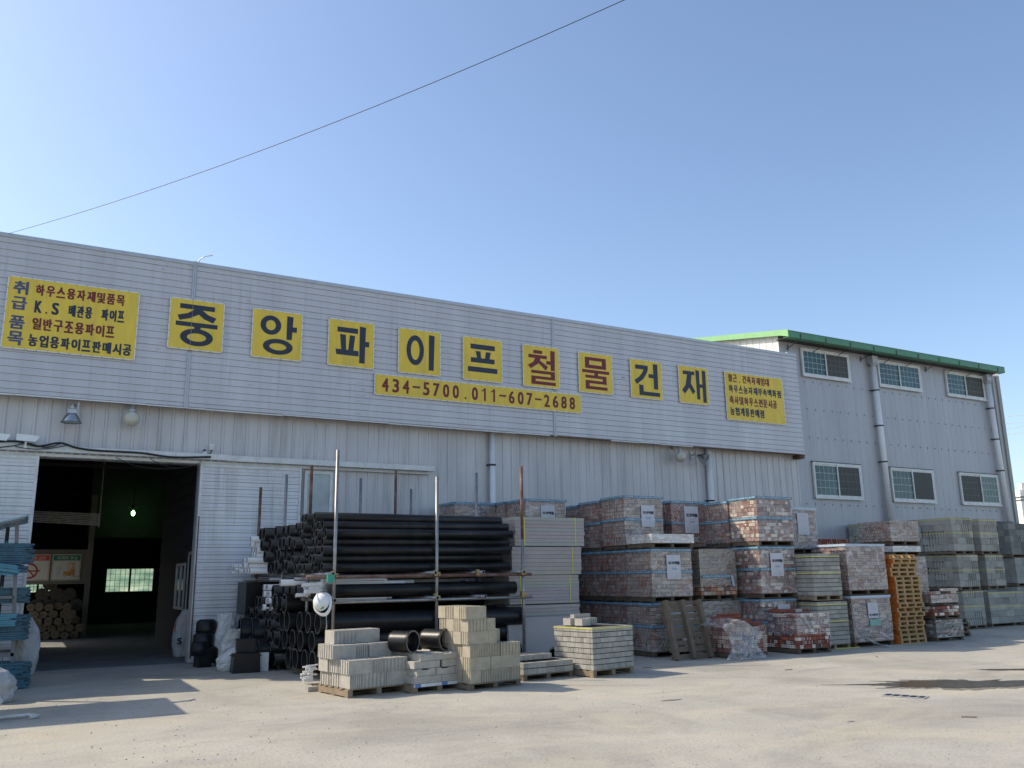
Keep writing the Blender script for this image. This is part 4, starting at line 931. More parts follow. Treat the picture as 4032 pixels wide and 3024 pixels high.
b.build('shelf_beam', M_rack, lr)
b = MB(); b.box(x0, -.42, 1.0, 1.03, .9, 2.2); b.build('back_board', mat('brown_board', (.10, .06, .045), .8, .3, 3), lr)
def bundle(u, v, n, rr_, label, m, dy=0.2, L=4, spread=.16, tilt=0.0):
    p = onY(u, v, LY+dy); b = MB()
    cols = max(3, int(spread*2.6/(rr_*2)))
    for i in range(n*7):
        c_, r_ = i % cols, i//cols
        y, z = (c_-cols/2)*rr_*2.05+rq.uniform(-.008, .008), r_*rr_*1.25+rq.uniform(-.004, .004)
        if z > spread*1.25: break
        x = rq.uniform(-.10, .05)-(.12 if rq.random() < .18 else 0); b.bar((x-L, y, z-L*tilt), (x, y, z), rr_*1.9, rr_*1.1)
    o = b.build('bar_bundle', m, None, (p.x, p.y, p.z)); t2 = MB(); t2.box(-.40, -.385, -cols*rr_*1.05, cols*rr_*1.05, -.02, min(spread*1.25, (n*7//cols)*rr_*1.25)+.02); t2.build('tie', M_tag if rq.random() < .5 else M_white, o)
    return tag(o, label, 'bars', 'blue bar bundles on the left rack')
bundle(122, 2215, 34, .026, 'dark blue bar bundle on the top shelf of the left rack', M_bluep, .3, spread=.26)
bundle(100, 2250, 16, .026, 'mid blue bar bundle hanging lowest from the top shelf', M_bluep, .15, spread=.18)
bundle(70, 2262, 14, .026, 'bright light blue bar bundle at the front of the top shelf', M_bluel, -.15, tilt=-.12, spread=.12)
bundle(105, 2370, 22, .026, 'grey blue bar bundle on the second shelf', M_bluep, .3, spread=.20)
bundle(50, 2460, 12, .026, 'light blue bar bundle on the third shelf, upper layer', M_bluel, -.1, spread=.13)
bundle(102, 2510, 30, .026, 'dark blue bar bundle on the third shelf, lower layer', M_bluep, .3, spread=.30)
bundle(105, 2690, 34, .026, 'dark blue bar bundle near the ground', M_bluep, .3, spread=.42)
p = onY(100, 2560, 17.2); sack('sack', 'grey white sack hanging behind the bar ends of the left rack', onY(100, 2600, 17.6).x, 17.6, .34, .30, .95, 12.3, mat('grey_sack', (.40, .395, .39), .8, .12, 8, bump=.6, bscale=14), lean=(.0, .0), z=.12)
p = onZ(20, 2845); sack('sack', 'crumpled pale sack lying at the lower left corner of the yard', p.x-.36, p.y+.2, .50, .42, .50, 2.2, lean=(-.05, .1))
p = onZ(70, 2770); sack('sack', 'slumped grey sack behind the pale corner sack', p.x-.26, p.y+.3, .40, .38, .52, 8.8, mat('grey_sack', (.40, .395, .39)), lean=(-.12, .05))
b = MB(); b.path([(0, 0, .02), (.25, .1, .03), (.5, .05, .04), (.62, -.02, .03), (.52, -.06, .02)], .022); p = onZ(-75, 2845); tag(b.build('rope', M_sack, None, (p.x, p.y, 0)), 'pale twisted strap lying on the ground beside the corner sack', 'rope')
# ================================================================== PALLETS AND LOADS
M_shadewood = mat('shaded_wood', (.10, .075, .05), .9, .25, 9, bump=.3, bscale=70)  # shade under the overhanging bricks put into the wood colour
_C = {}
def pallet_mesh(w, d, h, m, key=''):
    k = ('pal', w, d, h, m.name)
    if k in _C: return _C[k]
    b = MB(); r5 = random.Random(int(w*100+d*10)); t = .018
    for x in (0, w/2-.04, w-.08): b.box(x, x+.08, .01, d-.01, t, h-t)
    n = 6
    for i in range(n): y = (d-.1)*i/(n-1); e = r5.uniform(-.012, .012); b.box(-.005+e, w+.005+e, y, y+.095, h-t+.0005, h)
    for i in range(3): y = (d-.1)*i/2; b.box(0, w, y, y+.095, 0, t-.0005)
    _C[k] = b.mesh('pallet', [m]); return _C[k]
PAL = {
 'mix': [(.50, (.29, .13, .085)), (.24, (.38, .15, .075)), (.13, (.15, .085, .07)), (.13, (.48, .36, .27))],
 'grey': [(.46, (.35, .235, .17)), (.22, (.45, .34, .26)), (.12, (.20, .12, .09)), (.20, (.38, .155, .085))],
 'white': [(.36, (.24, .075, .05)), (.16, (.32, .10, .055)), (.24, (.70, .62, .50)), (.12, (.12, .07, .065)), (.12, (.35, .24, .20))],
 'pale': [(.34, (.40, .26, .21)), (.26, (.28, .15, .125)), (.2, (.48, .38, .31)), (.2, (.20, .10, .085))],
 'red': [(.6, (.26, .075, .04)), (.25, (.20, .06, .035)), (.15, (.32, .11, .06))],
 'dark': [(.45, (.055, .05, .055)), (.2, (.09, .07, .065)), (.15, (.22, .08, .05)), (.1, (.5, .42, .35)), (.1, (.30, .13, .08))],
 'conc': [(.5, (.335, .325, .285)), (.3, (.30, .29, .255)), (.2, (.37, .36, .315))],
 'concd': [(.5, (.20, .20, .18)), (.3, (.24, .24, .215)), (.2, (.155, .155, .14))],
 'concl': [(.5, (.345, .33, .29)), (.3, (.31, .30, .265)), (.2, (.38, .365, .32))],
}
def pick(rs, pal):
    x = rs.random(); a = 0
    for w, c in PAL[pal]:
        a += w
        if x <= a: break
    k = rs.uniform(.86, 1.14); return tuple(q*k for q in c)
def courses_mesh(w, d, h, pal, seed, ch=.08, bl=.19, bw=.09, holes=.45, ties=.3, m=None, gap=.007, jag=.004, head=.5):
    """shell of bricks in courses round a pallet load; every brick its own box, shades vary brick by brick"""
    k = ('crs', w, d, h, pal, seed, ch, bl, m.name if m else '', holes, ties, head)
    if k in _C: return _C[k]
    b = MB(); rs = random.Random(seed); n = max(1, round(h/ch)); ch = h/n; g_ = .005
    def hole(c, ax, nrm):
        q = len(b.v)
        for i in range(8): a = 2*math.pi*i/8; b.v.append(tuple(Vector(c)+Vector(ax)*.0125*math.cos(a)+Vector((0, 0, 1))*.0125*math.sin(a)+Vector(nrm)*.0008))
        b.face(tuple(q+i for i in (range(8) if nrm[1] < 0 or nrm[0] < 0 else reversed(range(8)))), 1)
    for j in range(n):
        z0, z1 = j*ch, (j+1)*ch-gap*1.7
        for side in range(4):
            hdr = (side in (1, 3)) if j % 2 else (side in (0, 2)); hdr = hdr if rs.random() < .8 else (rs.random() < head); L = bw if hdr else bl; hl = rs.random() < holes
            T = w if side in (0, 2) else d-2*bw; x = -rs.choice((0, L/2))
            while x < T-.005:
                a, c = max(0, x), min(T, x+L-g_); x += L
                if c-a < .02: continue
                o = rs.uniform(0, jag); col = pick(rs, pal)
                if side == 0: b.box(a, c, -o, bw-.005, z0, z1, 0, col)
                elif side == 2: b.box(a, c, d-bw+.005, d+o, z0, z1, 0, col)
                elif side == 3: b.box(-o, bw-.005, bw+a, bw+c, z0, z1, 0, col)
                else: b.box(w-bw+.005, w+o, bw+a, bw+c, z0, z1, 0, col)
                zc = (z0+z1)/2; ns = 1 if c-a < .11 else 3
                if hl and side in (0, 3) and c-a > .06:
                    for s in range(ns):
                        p = a+(c-a)*(s+.5)/ns
                        if side == 0: hole((p, -o, zc), (1, 0, 0), (0, -1, 0))
                        else: hole((-o, bw+p, zc), (0, 1, 0), (-1, 0, 0))
                if rs.random() < ties and side in (0, 3):
                    e = rs.uniform(-.006, .006)
                    if side == 0: b.box(c-.001+e, c+.008+e, -jag-.004, -jag-.001, z0+.004, z1+.006, 2)
                    else: b.box(-jag-.004, -jag-.001, bw+c-.001+e, bw+c+.008+e, z0+.004, z1+.006, 2)
    b.box(.022, w-.022, .022, d-.022, 0, h-.016, 1)
    # top course seen from above
    yy = 0
    _C[k] = b.mesh('bricks', [m or M_brick, M_hole, M_tie]); return _C[k]
def film_mesh(w, d, h, seed, m, top=True, amp=.012, off=.012, z0=0.0):
    k = ('film', w, d, h, seed, m.name, amp, z0)
    if k in _C: return _C[k]
    b = MB(); n, q = 12, 12
    for (ox, oy, ux, uy, T) in ((0, 0, 1, 0, w), (w, 0, 0, 1, d), (w, d, -1, 0, w), (0, d, 0, -1, d)):
        s = len(b.v); nx, ny = uy, -ux
        for j in range(q+1):
            z = z0+(h+.006-z0)*j/q
            for i in range(n+1):
                t_ = T*i/n; x, y = ox+ux*t_, oy+uy*t_; edge = min(i, n-i) == 0
                e = off if edge else off+amp*mnoise.noise(Vector((x*6+seed, y*6, z*8)))+amp*.8*mnoise.noise(Vector((x*2.5, y*2.5+seed, z*15)))
                cx_, cy_ = (-ux*off if i == 0 else ux*off if i == n else 0), (-uy*off if i == 0 else uy*off if i == n else 0)
                b.v.append((x+nx*e+cx_, y+ny*e+cy_, z))
        for j in range(q):
            for i in range(n): r = s+j*(n+1)+i; b.face((r, r+1, r+n+2, r+n+1), 0, None, True)
    if top: s = len(b.v); o_ = off; zt_ = h+.006; b.v += [(-o_, -o_, zt_), (w+o_, -o_, zt_), (w+o_, d+o_, zt_), (-o_, d+o_, zt_)]; b.face((s, s+1, s+2, s+3))
    _C[k] = b.mesh('wrap', [m]); return _C[k]
def band_mesh(w, d, z, h, m, off=.026):
    k = ('band', w, d, z, h, m.name)
    if k in _C: return _C[k]
    b = MB(); o, t = off, .002
    b.box(-o, w+o, -o-t, -o, z, z+h); b.box(-o, w+o, d+o, d+o+t, z, z+h); b.box(-o-t, -o, -o, d+o, z, z+h); b.box(w+o, w+o+t, -o, d+o, z, z+h)
    _C[k] = b.mesh('band', [m]); return _C[k]
BT = '코코벽돌 ○○ 코코벽돌 ○○ 코코벽돌'
def label_sheet(parent, x, z, w, h, off, title='코코벽돌', kind=0):
    o = put('label_sheet', None, parent) if False else None
    b = MB(); n = 5; k = 0
    for i in range(n):
        b.quad((x+w*i/n, -off-.004*math.sin(i*1.3), z), (x+w*(i+1)/n, -off-.004*math.sin((i+1)*1.3), z), (x+w*(i+1)/n, -off-.003*math.sin((i+1)*1.3), z+h), (x+w*i/n, -off-.003*math.sin(i*1.3), z+h))
    o = b.build('label_sheet', M_paper, parent)
    e = off+.0062
    if kind == 0:
        text('lettering', title, o, x+w*.10, -e, z+h*.60, w*.84, h*.135, M_ink, .10)
        b = MB(); b.box(x+w*.33, x+w*.72, -e-.0005, -e, z+h*.40, z+h*.43, 1)
        for (q0, q1, zz) in ((.38, .66, .49), (.18, .45, .31), (.12, .40, .22), (.52, .86, .25), (.14, .34, .15), (.5, .84, .17), (.16, .88, .07), (.5, .8, .11)): b.box(x+w*q0, x+w*q1, -e-.0005, -e, z+h*zz, z+h*(zz+.014))
        b.build('print', [M_trim, M_inkb], o)
    elif kind == 1:
        b = MB(); c = irregular(x+w*.5, z+h*.52, w*.16, h*.10, 5, 24, .5)
        b.prism([(p[0], p[1]) for p in c], (0, -e, 0), (1, 0, 0), (0, 0, 1), .0005)
        for (q0, q1, zz) in ((.12, .88, .9), (.14, .86, .84), (.2, .4, .62), (.55, .8, .66), (.2, .8, .36), (.25, .75, .28), (.15, .85, .12), (.2, .8, .07)): b.box(x+w*q0, x+w*q1, -e-.0005, -e, z+h*zz, z+h*(zz+.02))
        b.build('print', [M_trim], o)
    else:
        text('lettering', '토우세라믹', o, x+w*.08, -e, z+h*.12, w*.84, h*.16, M_ink, .08)
        b = MB(); b.box(x+w*.3, x+w*.7, -e-.0005, -e, z+h*.55, z+h*.62); b.box(x+w*.35, x+w*.64, -e-.0005, -e, z+h*.66, z+h*.80); b.box(x+w*.3, x+w*.7, -e-.0005, -e, z+h*.84, z+h*.88); b.build('print', [M_trim], o)
    return o
def load(label, x, y, z, w, d, h, pal='mix', seed=1, film=M_film, bands=(0, 1), bandm=None, lab=None, rz=0.0, group=None, cat='brick pallet', name='brick_load', m=None, ph=.11, pm=None, straps=(), ch=.08, bl=.19, bw=.09, holes=.5, ties=.38, head=.5, txt=True, fz=0.0):
    t = thing(name, label, cat, (x, y, z), rz, group)
    put('pallet', pallet_mesh(w, d, ph, pm or M_shadewood), t)
    H = h-ph-.012
    put('bricks', courses_mesh(w, d, H, pal, seed, ch, bl, bw, holes, ties, m, head=head), t, (0, 0, ph+.002))
    if film: put('wrap', film_mesh(w, d, H, seed, film, z0=fz), t, (0, 0, ph))
    for k in bands:
        zz = (h-.062, h*.53)[k]; bd = put('band', band_mesh(w, d, zz, .055, bandm or M_band), t)
        if txt:
            tm = text_mesh(BT, w*.98, .032, 0, M_pvc); put('lettering', tm, bd, (.01, -.0292, zz+.012))
            o = put('lettering', text_mesh(BT, d*.98, .032, 0, M_pvc), bd, (-.0292, d*.99, zz+.012)); o.rotation_euler = (0, 0, -math.pi/2)
    for zz in straps: put('strap', band_mesh(w, d, zz, .018, M_strap, .006), t)
    if lab is not None: label_sheet(t, w*lab[0], h*lab[1], lab[2], lab[3], .032, kind=lab[4] if len(lab) > 4 else 0)
    return t
LB = (.36, .42, .37, .50)

# ---- stack A: three layers of blue banded loads, four deep
ax, ay, W_, D_ = 11.46, 14.60, 1.06, .845
rows = ['front', 'second', 'third', 'rearmost']
for r_ in range(4):
    y = ay+r_*.885
    load(f'blue banded brick load, bottom layer behind the leaning pallet, {rows[r_]} of its row', ax+r_*.01, y, 0, W_, D_, 1.085, 'mix' if r_ else 'grey', 1+r_, bands=(0, 1), lab=LB if r_ == 0 else None, group='blue banded brick loads')
    load(f'blue banded brick load, middle layer beside the buff boards, {rows[r_]} of its row', ax+.02, y, 1.09, W_, D_, 1.095, ('grey', 'mix', 'mix', 'mix')[r_], 5+r_, lab=LB if r_ == 0 else None, group='blue banded brick loads')
    if r_ < 3: load(f'blue banded brick load, top layer above the buff boards, {["nearest", "second", "farthest"][r_]} of its row', ax+.17-.02*r_, ay+1.06+r_*.89, 2.19-.02*r_, W_, D_, 1.20-.02*r_, ('grey', 'mix', 'grey')[r_], 9+r_, lab=(.42, .42, .37, .48) if r_ == 0 else None, group='blue banded brick loads')
# partial load under white film on the front of stack A
load('low leftover brick load under white film on the middle layer', ax+.05, ay-.02, 2.19, 1.12, .86, .30, 'white', 31, film=M_filmw, bands=(), holes=1, ties=.1, txt=False)
# ---- stack B: behind the buff boards
bx = onY(2070, 2020, 17.0).x
for r_ in range(2):
    for l_ in range(3):
        zt = onY(2100, 1963, 17.0).z; hh = zt/3
        if l_ < 2 and r_ == 1: continue
        load(f'blue banded brick load behind the buff boards, {["bottom", "middle", "top"][l_]} layer, {["front", "back"][r_]}', bx-.05*r_, 17.0+r_*.9, l_*hh, W_, D_, hh, 'grey', 40+l_, lab=(.36, .42, .37, .50) if (l_, r_) == (2, 0) else None, group='blue banded brick loads')
load('blue banded brick load furthest left behind the buff boards, close to the wall', bx-1.15, 18.3, zt-1.06, W_, D_, 1.06, 'grey', 44, group='blue banded brick loads')
# ---- dusty stack
dx_ = onY(2753, 2200, 14.75).x; dw = onY(2893, 2200, 14.75).x-dx_
load('dusty wrapped brick load behind the torn film heap, bottom layer', dx_+.03, 14.75, 0, 1.06, D_, 1.08, 'grey', 50, film=M_filmd, bands=())
load('dusty wrapped brick load, middle layer between the two banded stacks', dx_, 14.75, 1.09, dw, D_, 1.10, 'grey', 51, film=M_filmd, bands=(), fz=.2)
q = onY(2755, 2270, 14.72); b = MB(); b.box(0, dw*.8, 0, .003, 0, .06); t = tag(b.build('torn_band', M_band, None, (dx_+.03, 14.715, q.z-.03)), 'torn strip of blue printed tape across the dusty load', 'tape'); put('lettering', text_mesh(BT, dw*.76, .032, 0, M_pvc), t, (.01, -.001, .013))
b = MB(); b.prism([(0, 0), (.05, 0), (.10, -.24), (.03, -.24)], (dw*.8, .002, .05), (1, 0, 0), (0, 0, 1), .002); b.build('loose_end', M_bandc, t)
x2 = onY(2644, 2050, 15.9).x; x3 = onY(2784, 2050, 15.9).x; z3 = onY(2700, 1972, 15.9).z
for k, zz in enumerate((0, 1.08)): load(f'brick load hidden behind the dusty loads, {["bottom", "middle"][k]} layer', x2+.1, 15.9, zz, 1.06, D_, 1.08, 'grey', 52)
load('blue banded orange brown brick load with big label, top layer behind the dusty load', x2, 15.9, 2.165, x3-x2, D_, z3-2.165, 'red', 53, lab=(.34, .36, .42, .62), group='blue banded brick loads')
# ---- stack C: white and red bricks
cx, cy = 14.18, 14.2
load('blue banded red and white brick load at the bottom behind the open brick pile', cx-.1, cy, 0, 1.06, D_, 1.10, 'white', 60, lab=(.45, .5, .37, .42), group='red and white brick loads')
load('blue banded red and white brick load in the middle layer with a label', cx-.03, cy, 1.105, 1.06, D_, 1.125, 'white', 61, lab=(.28, .42, .38, .50), group='red and white brick loads')
load('sunlit blue banded red and white brick load on top, its corner nearest the camera', cx, cy, 2.235, 1.06, D_, 1.10, 'white', 62, group='red and white brick loads')
load('blue banded brick load behind the sunlit red and white load, top layer', cx-.03, cy+.89, 2.22, 1.06, D_, 1.07, 'mix', 63)
load('brick load behind the middle red and white load', cx-.03, cy+.89, 1.105, 1.06, D_, 1.11, 'mix', 64)
# ---- E + F: pale load over concrete bricks
fp = onZ(3272, 2558); fx, fy = fp.x-.42, fp.y+.0
fx = onY(3200, 2260, fy).x; fwd = onY(3310, 2260, fy).x-fx; zt = onY(3203, 2178, fy).z
for k in range(2):
    load(f'yellow strapped grey concrete brick load left of the pale wrapped loads, {["lower", "upper"][k]} layer', fx+.05*(1-k), fy, k*(zt/2+.01), fwd+.06*(1-k), 1.15, zt/2, 'conc', 70+k, film=None, bands=(), m=M_grey, straps=(zt/2-.09, zt/2-.45), ch=.088, bl=.39, bw=.19, holes=0, ties=0, head=.25, group='concrete brick loads', cat='block pallet', name='concrete_load', pm=M_wood)
    load(f'grey concrete brick load standing behind the yellow strapped ones, {["lower", "upper"][k]} layer', fx, fy+1.2, k*(zt/2+.01), fwd, .85, zt/2, 'conc', 72+k, film=None, bands=(), m=M_grey, ch=.088, bl=.39, bw=.19, holes=0, ties=0, group='concrete brick loads', cat='block pallet', name='concrete_load')
ex = onY(3108, 2080, fy+1.25).x; e2 = onY(3214, 2080, fy+1.25).x; ez = onY(3110, 1996, fy+1.25).z
load('pale banded brick load with a bird poster, on top beside the annex wall', ex, fy+1.25, zt+.03, e2-ex, .87, ez-zt-.03, 'pale', 74, bands=(0,), bandm=M_bandc, lab=(.28, .40, .38, .52, 1), txt=False)
# ---- G: pale wrapped loads
gp = onZ(3369, 2550); gx, gy = gp.x, gp.y; z1 = onY(3366, 2345, gy).z; z2 = onY(3350, 2140, gy).z; gw_ = onY(3520, 2540, gy).x-gx
load('tall pale wrapped brick load with a label, bottom of the pair beside the orange pallets', gx, gy, 0, gw_, .98, z1, 'pale', 80, bands=(0,), bandm=M_bandc, lab=(.38, .55, .34, .34, 2), txt=False, group='pale wrapped brick loads')
load('tall pale wrapped brick load, upper of the pair beside the orange pallets', gx-.04, gy-.02, z1+.01, gw_, .98, z2-z1-.01, 'pale', 81, bands=(0,), bandm=M_bandc, txt=False, group='pale wrapped brick loads')
b = MB(); b.box(0, .36, 0, .002, 0, .14); tag(b.build('green_slip', mat('green_slip', (.22, .42, .36), .6), None, (gx+gw_*.40, gy-.035, z1*.40)), 'pale green paper slip under the label of the bottom pale load', 'label')
for k in range(2):
    load(f'dark red low brick load behind the pale wrapped loads, {["hidden lower", "visible upper"][k]} part', onY(3222, 2130, gy+1.7).x, gy+1.7, 0 if k == 0 else onY(3240, 2165, gy+1.7).z-.16, 1.12, .85, (onY(3240, 2165, gy+1.7).z-.17) if k == 0 else .45, 'red', 83+k, film=None, bands=(), ties=.45, holes=.9, txt=False)
# film tail of the pale load
def drape(name, label, m, pts_fn, nu, nv, loc):
    b = MB()
    for j in range(nv+1):
        for i in range(nu+1): b.v.append(tuple(pts_fn(i/nu, j/nv)))
    for j in range(nv):
        for i in range(nu): a = j*(nu+1)+i; b.face((a, a+1, a+nu+2, a+nu+1), 0, None, True)
    return tag(b.build(name, m, None, loc), label, 'plastic film')
def tail(u, v):
    w = .08+.26*v*v; f = mnoise.noise(Vector((u*6, v*5, 1)))*.05
    return Vector((-.07+.75*v**4+(u-.5)*w*.5, -.06-.32*v**3+(u-.5)*w+f, .95*(1-v)**1.3+.012+.05*abs(mnoise.noise(Vector((u*9, v*9, 4))))*v))
drape('film_tail', 'trailing strip of clear film at the left foot of the pale brick load', M_loose, tail, 14, 40, (gx, gy, 0))
# ---- H: orange pallets
hp = onZ(3550, 2537); hx, hy = hp.x, hp.y; hz = onY(3503, 2183, hy).z; hw = .90; n = 20; ph = hz/n
pm_o = None
def orange_mesh(w, d, h):
    b = MB(); t = .02
    for i, x in enumerate((0, w/3-.03, 2*w/3-.03, w-.06)): b.box(x, x+.06, .0, d, t, h-t, 0)
    for k in range(7): y = (d-.09)*k/6; b.box(-.004, w+.004, y, y+.088, h-t+.0005, h, 1 if 0 else 0)
    for k in range(3): y = (d-.09)*k/2; b.box(-.004, w+.004, y, y+.088, 0, t-.0005, 0)
    b.box(-.008, -.0045, .0, d, .002, h-.002, 1)
    return b.mesh('pallet', [M_newwood, M_orange])
om = orange_mesh(hw, 1.1, ph-.003)
def word(i): return ['lowest', 'second', 'third', 'fourth', 'fifth', 'sixth', 'seventh', 'eighth', 'ninth', 'tenth', 'eleventh', 'twelfth', 'thirteenth', 'fourteenth', 'fifteenth', 'sixteenth', 'seventeenth', 'eighteenth', 'nineteenth', 'topmost'][i]
rh = random.Random(4)
for i in range(n):
    o = put('orange_pallet', om, None, (hx-.035*0+rh.uniform(-.04, .05)-(.05 if i > 14 else 0), hy+rh.uniform(-.03, .05), i*ph)); o.rotation_euler = (0, 0, rh.uniform(-.02, .02))
    tag(o, f'orange sided wooden pallet, {word(i)} of the tall stack counted from the ground', 'pallet', 'orange pallets in one stack')
    if i == 10: tx = text('lettering', 'KPP', o, -.0095, .35, .025, .24, .06, M_ink, .1); tx.rotation_euler = (0, 0, -math.pi/2)
# ---- I: loads behind the orange stack
iy = hy+1.35; ix = onY(3505, 2080, iy).x; iw = onY(3613, 2080, iy).x-ix; za = onY(3500, 2147, iy).z; zb = onY(3500, 2106, iy).z; zc = onY(3500, 2048, iy).z
load('tall wrapped red brick load right behind the orange pallet stack', ix+.08, iy-.02, 0, iw+.05, 1.0, za-.28, 'pale', 90, bands=(), txt=False)
load('thin wrapped layer of bricks under white film above the orange pallets', ix+.02, iy, za-.27, iw-.02, 1.0, .26, 'pale', 91, film=M_filmw, bands=(), txt=False)
load('wrapped grey brick load topmost above the orange pallets, against the annex', ix, iy, za+.0, iw, 1.0, zc-za, 'grey', 92, bands=(), ties=.6, holes=.8, txt=False)
# ---- J: mixed bricks in front
jp = onZ(3692, 2527); jx, jy = jp.x, jp.y; jw = onY(3797, 2522, jy).x-jx; ja = onY(3700, 2440, jy).z; jb = onY(3700, 2385, jy).z; jc = onY(3700, 2345, jy).z
load('dark mixed brick load on the ground right of the orange pallets', jx, jy, 0, jw, 1.0, ja, 'dark', 95, bands=(), ties=.1, holes=.9, txt=False, ph=.09)
load('reddish brick layer stacked on the dark mixed bricks', jx-.03, jy, ja+.005, jw, 1.0, jb-ja, 'white', 96, film=None, bands=(), ties=.1, holes=.9, txt=False, ph=.09)
load('pink wrapped brick layer, upper of the mixed brick stack', jx-.06, jy, jb+.01, jw, 1.0, jc-jb+.02, 'pale', 97, bands=(), txt=False, ph=.06)
brk = {}
def loose_brick(label, x, y, z, rz, col, group=None):
    if col not in brk:
        b = MB(); b.box(-.095, .095, -.045, .045, 0, .057)
        for k in range(3):
            q = len(b.v)
            for i in range(8): a = 2*math.pi*i/8; b.v.append((-.06+.06*k+.012*math.cos(a), -.0458, .028+.012*math.sin(a)))
            b.face(tuple(q+i for i in range(8)), 1)
        brk[col] = b.mesh('loose_brick', [mat('brick_'+col, {'red': (.25, .075, .045), 'cream': (.56, .50, .42), 'black': (.05, .048, .05), 'pink': (.38, .22, .17)}[col], .9, .15, 9, bump=.3, bscale=120), M_hole])
    o = put('loose_brick', brk[col], None, (x, y, z)); o.rotation_euler = (0, 0, rz); return tag(o, label, 'brick', group)
rj = random.Random(8)
for k in range(9): loose_brick('loose brick left on top of the mixed brick stack by the orange pallets', jx+.05+.20*(k % 5), jy+.06+.3*(k//5), jc+.04, rj.uniform(-.1, .1), ('pink', 'cream', 'black', 'red', 'cream')[k % 5], 'loose bricks on the mixed stack')
for k in range(3): loose_brick('cream loose brick in the second tier on the mixed brick stack', jx+.55+.2*k, jy+.07, jc+.10, 0, 'cream', 'second tier loose bricks')
for k in range(4):
    p = onZ(3800, 2510); o = put('small_pallet', pallet_mesh(.9, .8, .11, M_oldwood), None, (p.x-.45, p.y+.12, k*.113)); o.rotation_euler = (0, 0, .05*(k % 2)); tag(o, f'weathered pallet behind the dark bricks, {["lowest", "second", "third", "topmost"][k]} of four', 'pallet', 'weathered pallets behind the dark bricks')
# ---- K..N: concrete block loads
def blocks_mesh(w, d, h, pal, seed, notch=.5):
    k = ('blk', w, d, h, pal, seed)
    if k in _C: return _C[k]
    b = MB(); rs = random.Random(seed); n = max(1, round(h/.195)); ch = h/n; bw = .19
    for j in range(n):
        z0, z1 = j*ch, (j+1)*ch-.005
        for side in (0, 1, 2, 3):
            T = w if side in (0, 2) else d-2*bw; x = -rs.choice((0, .195))
            while x < T-.01:
                L = .39; a, c = max(0, x), min(T, x+L-.005); x += L
                if c-a < .03: continue
                col = pick(rs, pal); o = rs.uniform(0, .006); fl = rs.random()
                def bx(p0, p1, dd, zz0, zz1, mi=0, cc=col):
                    if side == 0: b.box(p0, p1, -o+dd, bw-.005, zz0, zz1, mi, cc)
                    elif side == 2: b.box(p0, p1, d-bw+.005, d+o-dd, zz0, zz1, mi, cc)
                    elif side == 3: b.box(-o+dd, bw-.005, bw+p0, bw+p1, zz0, zz1, mi, cc)
                    else: b.box(w-bw+.005, w+o-dd, bw+p0, bw+p1, zz0, zz1, mi, cc)
                if fl < notch and c-a > .3:
                    # grooved face: ribs of full depth between shallow channels, open at the top
                    m_ = 4; s = (c-a)/m_
                    for q in range(m_):
                        bx(a+q*s, a+q*s+s*.58, 0, z0, z1); bx(a+q*s+s*.58, a+(q+1)*s, .018, z0, z1-.035); 
                else: bx(a, c, 0, z0, z1)
    b.box(bw-.01, w-bw+.01, bw-.01, d-bw+.01, 0, h-.06, 0, PAL[pal][0][1])
    _C[k] = b.mesh('blocks', [M_grey]); return _C[k]
def bload(label, x, y, z, w, d, h, pal='conc', seed=1, straps=True, rz=0.0, group='concrete block loads', ph=.10, notch=.5):
    t = thing('block_load', label, 'block pallet', (x, y, z), rz, group)
    put('pallet', pallet_mesh(w, d, ph, M_oldwood), t); H = h-ph-.004
    put('blocks', blocks_mesh(round(w, 2), d, round(H, 2), pal, seed, notch), t, (0, 0, ph+.002))
    if straps:
        for zz in (h-.05, h-.45): put('strap', band_mesh(w, d, zz, .016, M_strap, .010), t)
    return t
ky = 15.85; kx = onY(3742, 2038, ky).x; kw = onY(3822, 2040, ky).x-kx; kz = [0, onY(3800, 2325, ky).z, onY(3780, 2183, ky).z, onY(3742, 2036, ky).z]
lay3 = ['bottom', 'middle', 'top']
for l_ in range(3):
    for r_ in range(3):
        if r_ and l_ == 0 and r_ == 2: continue
        bload(f'yellow strapped concrete block load beside the orange pallets, {lay3[l_]} layer, {["front", "second", "rear"][r_]} one', kx+(.12 if l_ == 0 else .08 if l_ == 1 else 0), ky+r_*1.22, kz[l_]+.006, kw, 1.18, kz[l_+1]-kz[l_]-.012, 'conc', 100+l_*3+r_)
lx = onY(3850, 2040, ky+.15).x; lw = onY(3920, 2040, ky+.15).x-lx
for l_ in range(3):
    if l_ == 0: continue
    bload(f'yellow strapped concrete block load second from the annex corner, {lay3[l_]} layer', lx+(.1 if l_ == 1 else 0), ky+.15, kz[l_]+.006, lw, 1.18, kz[l_+1]-kz[l_]-.012, 'conc', 110+l_)
np_ = onZ(3908, 2470); nx, ny = onY(3893, 2400, 16.1).x, 16.1
bload('low light concrete block load on the ground at the right edge', nx, ny-.05, 0, 2.3, 1.18, onY(3950, 2328, 16.1).z, 'conc', 120, notch=.15)
bload('dark weathered block load behind the light one, lower layer near the annex corner', onY(3925, 2250, 18.0).x, 18.0, 1.2, 1.15, 1.0, onY(3940, 2192, 18.0).z-1.2, 'concd', 121, straps=False, group='weathered block loads')
bload('dark weathered block load hidden at ground level near the annex corner', onY(3925, 2250, 18.0).x, 18.0, 0, 1.15, 1.0, 1.19, 'concd', 122, straps=False, group='weathered block loads')
bload('dark weathered block load in the upper layer near the annex corner', onY(3925, 2130, 18.0).x, 18.0, onY(3940, 2188, 18.0).z, 1.10, 1.0, onY(3940, 2052, 18.0).z-onY(3940, 2188, 18.0).z, 'concd', 123, straps=False, group='weathered block loads')
mx_ = onY(3978, 2130, 17.3).x
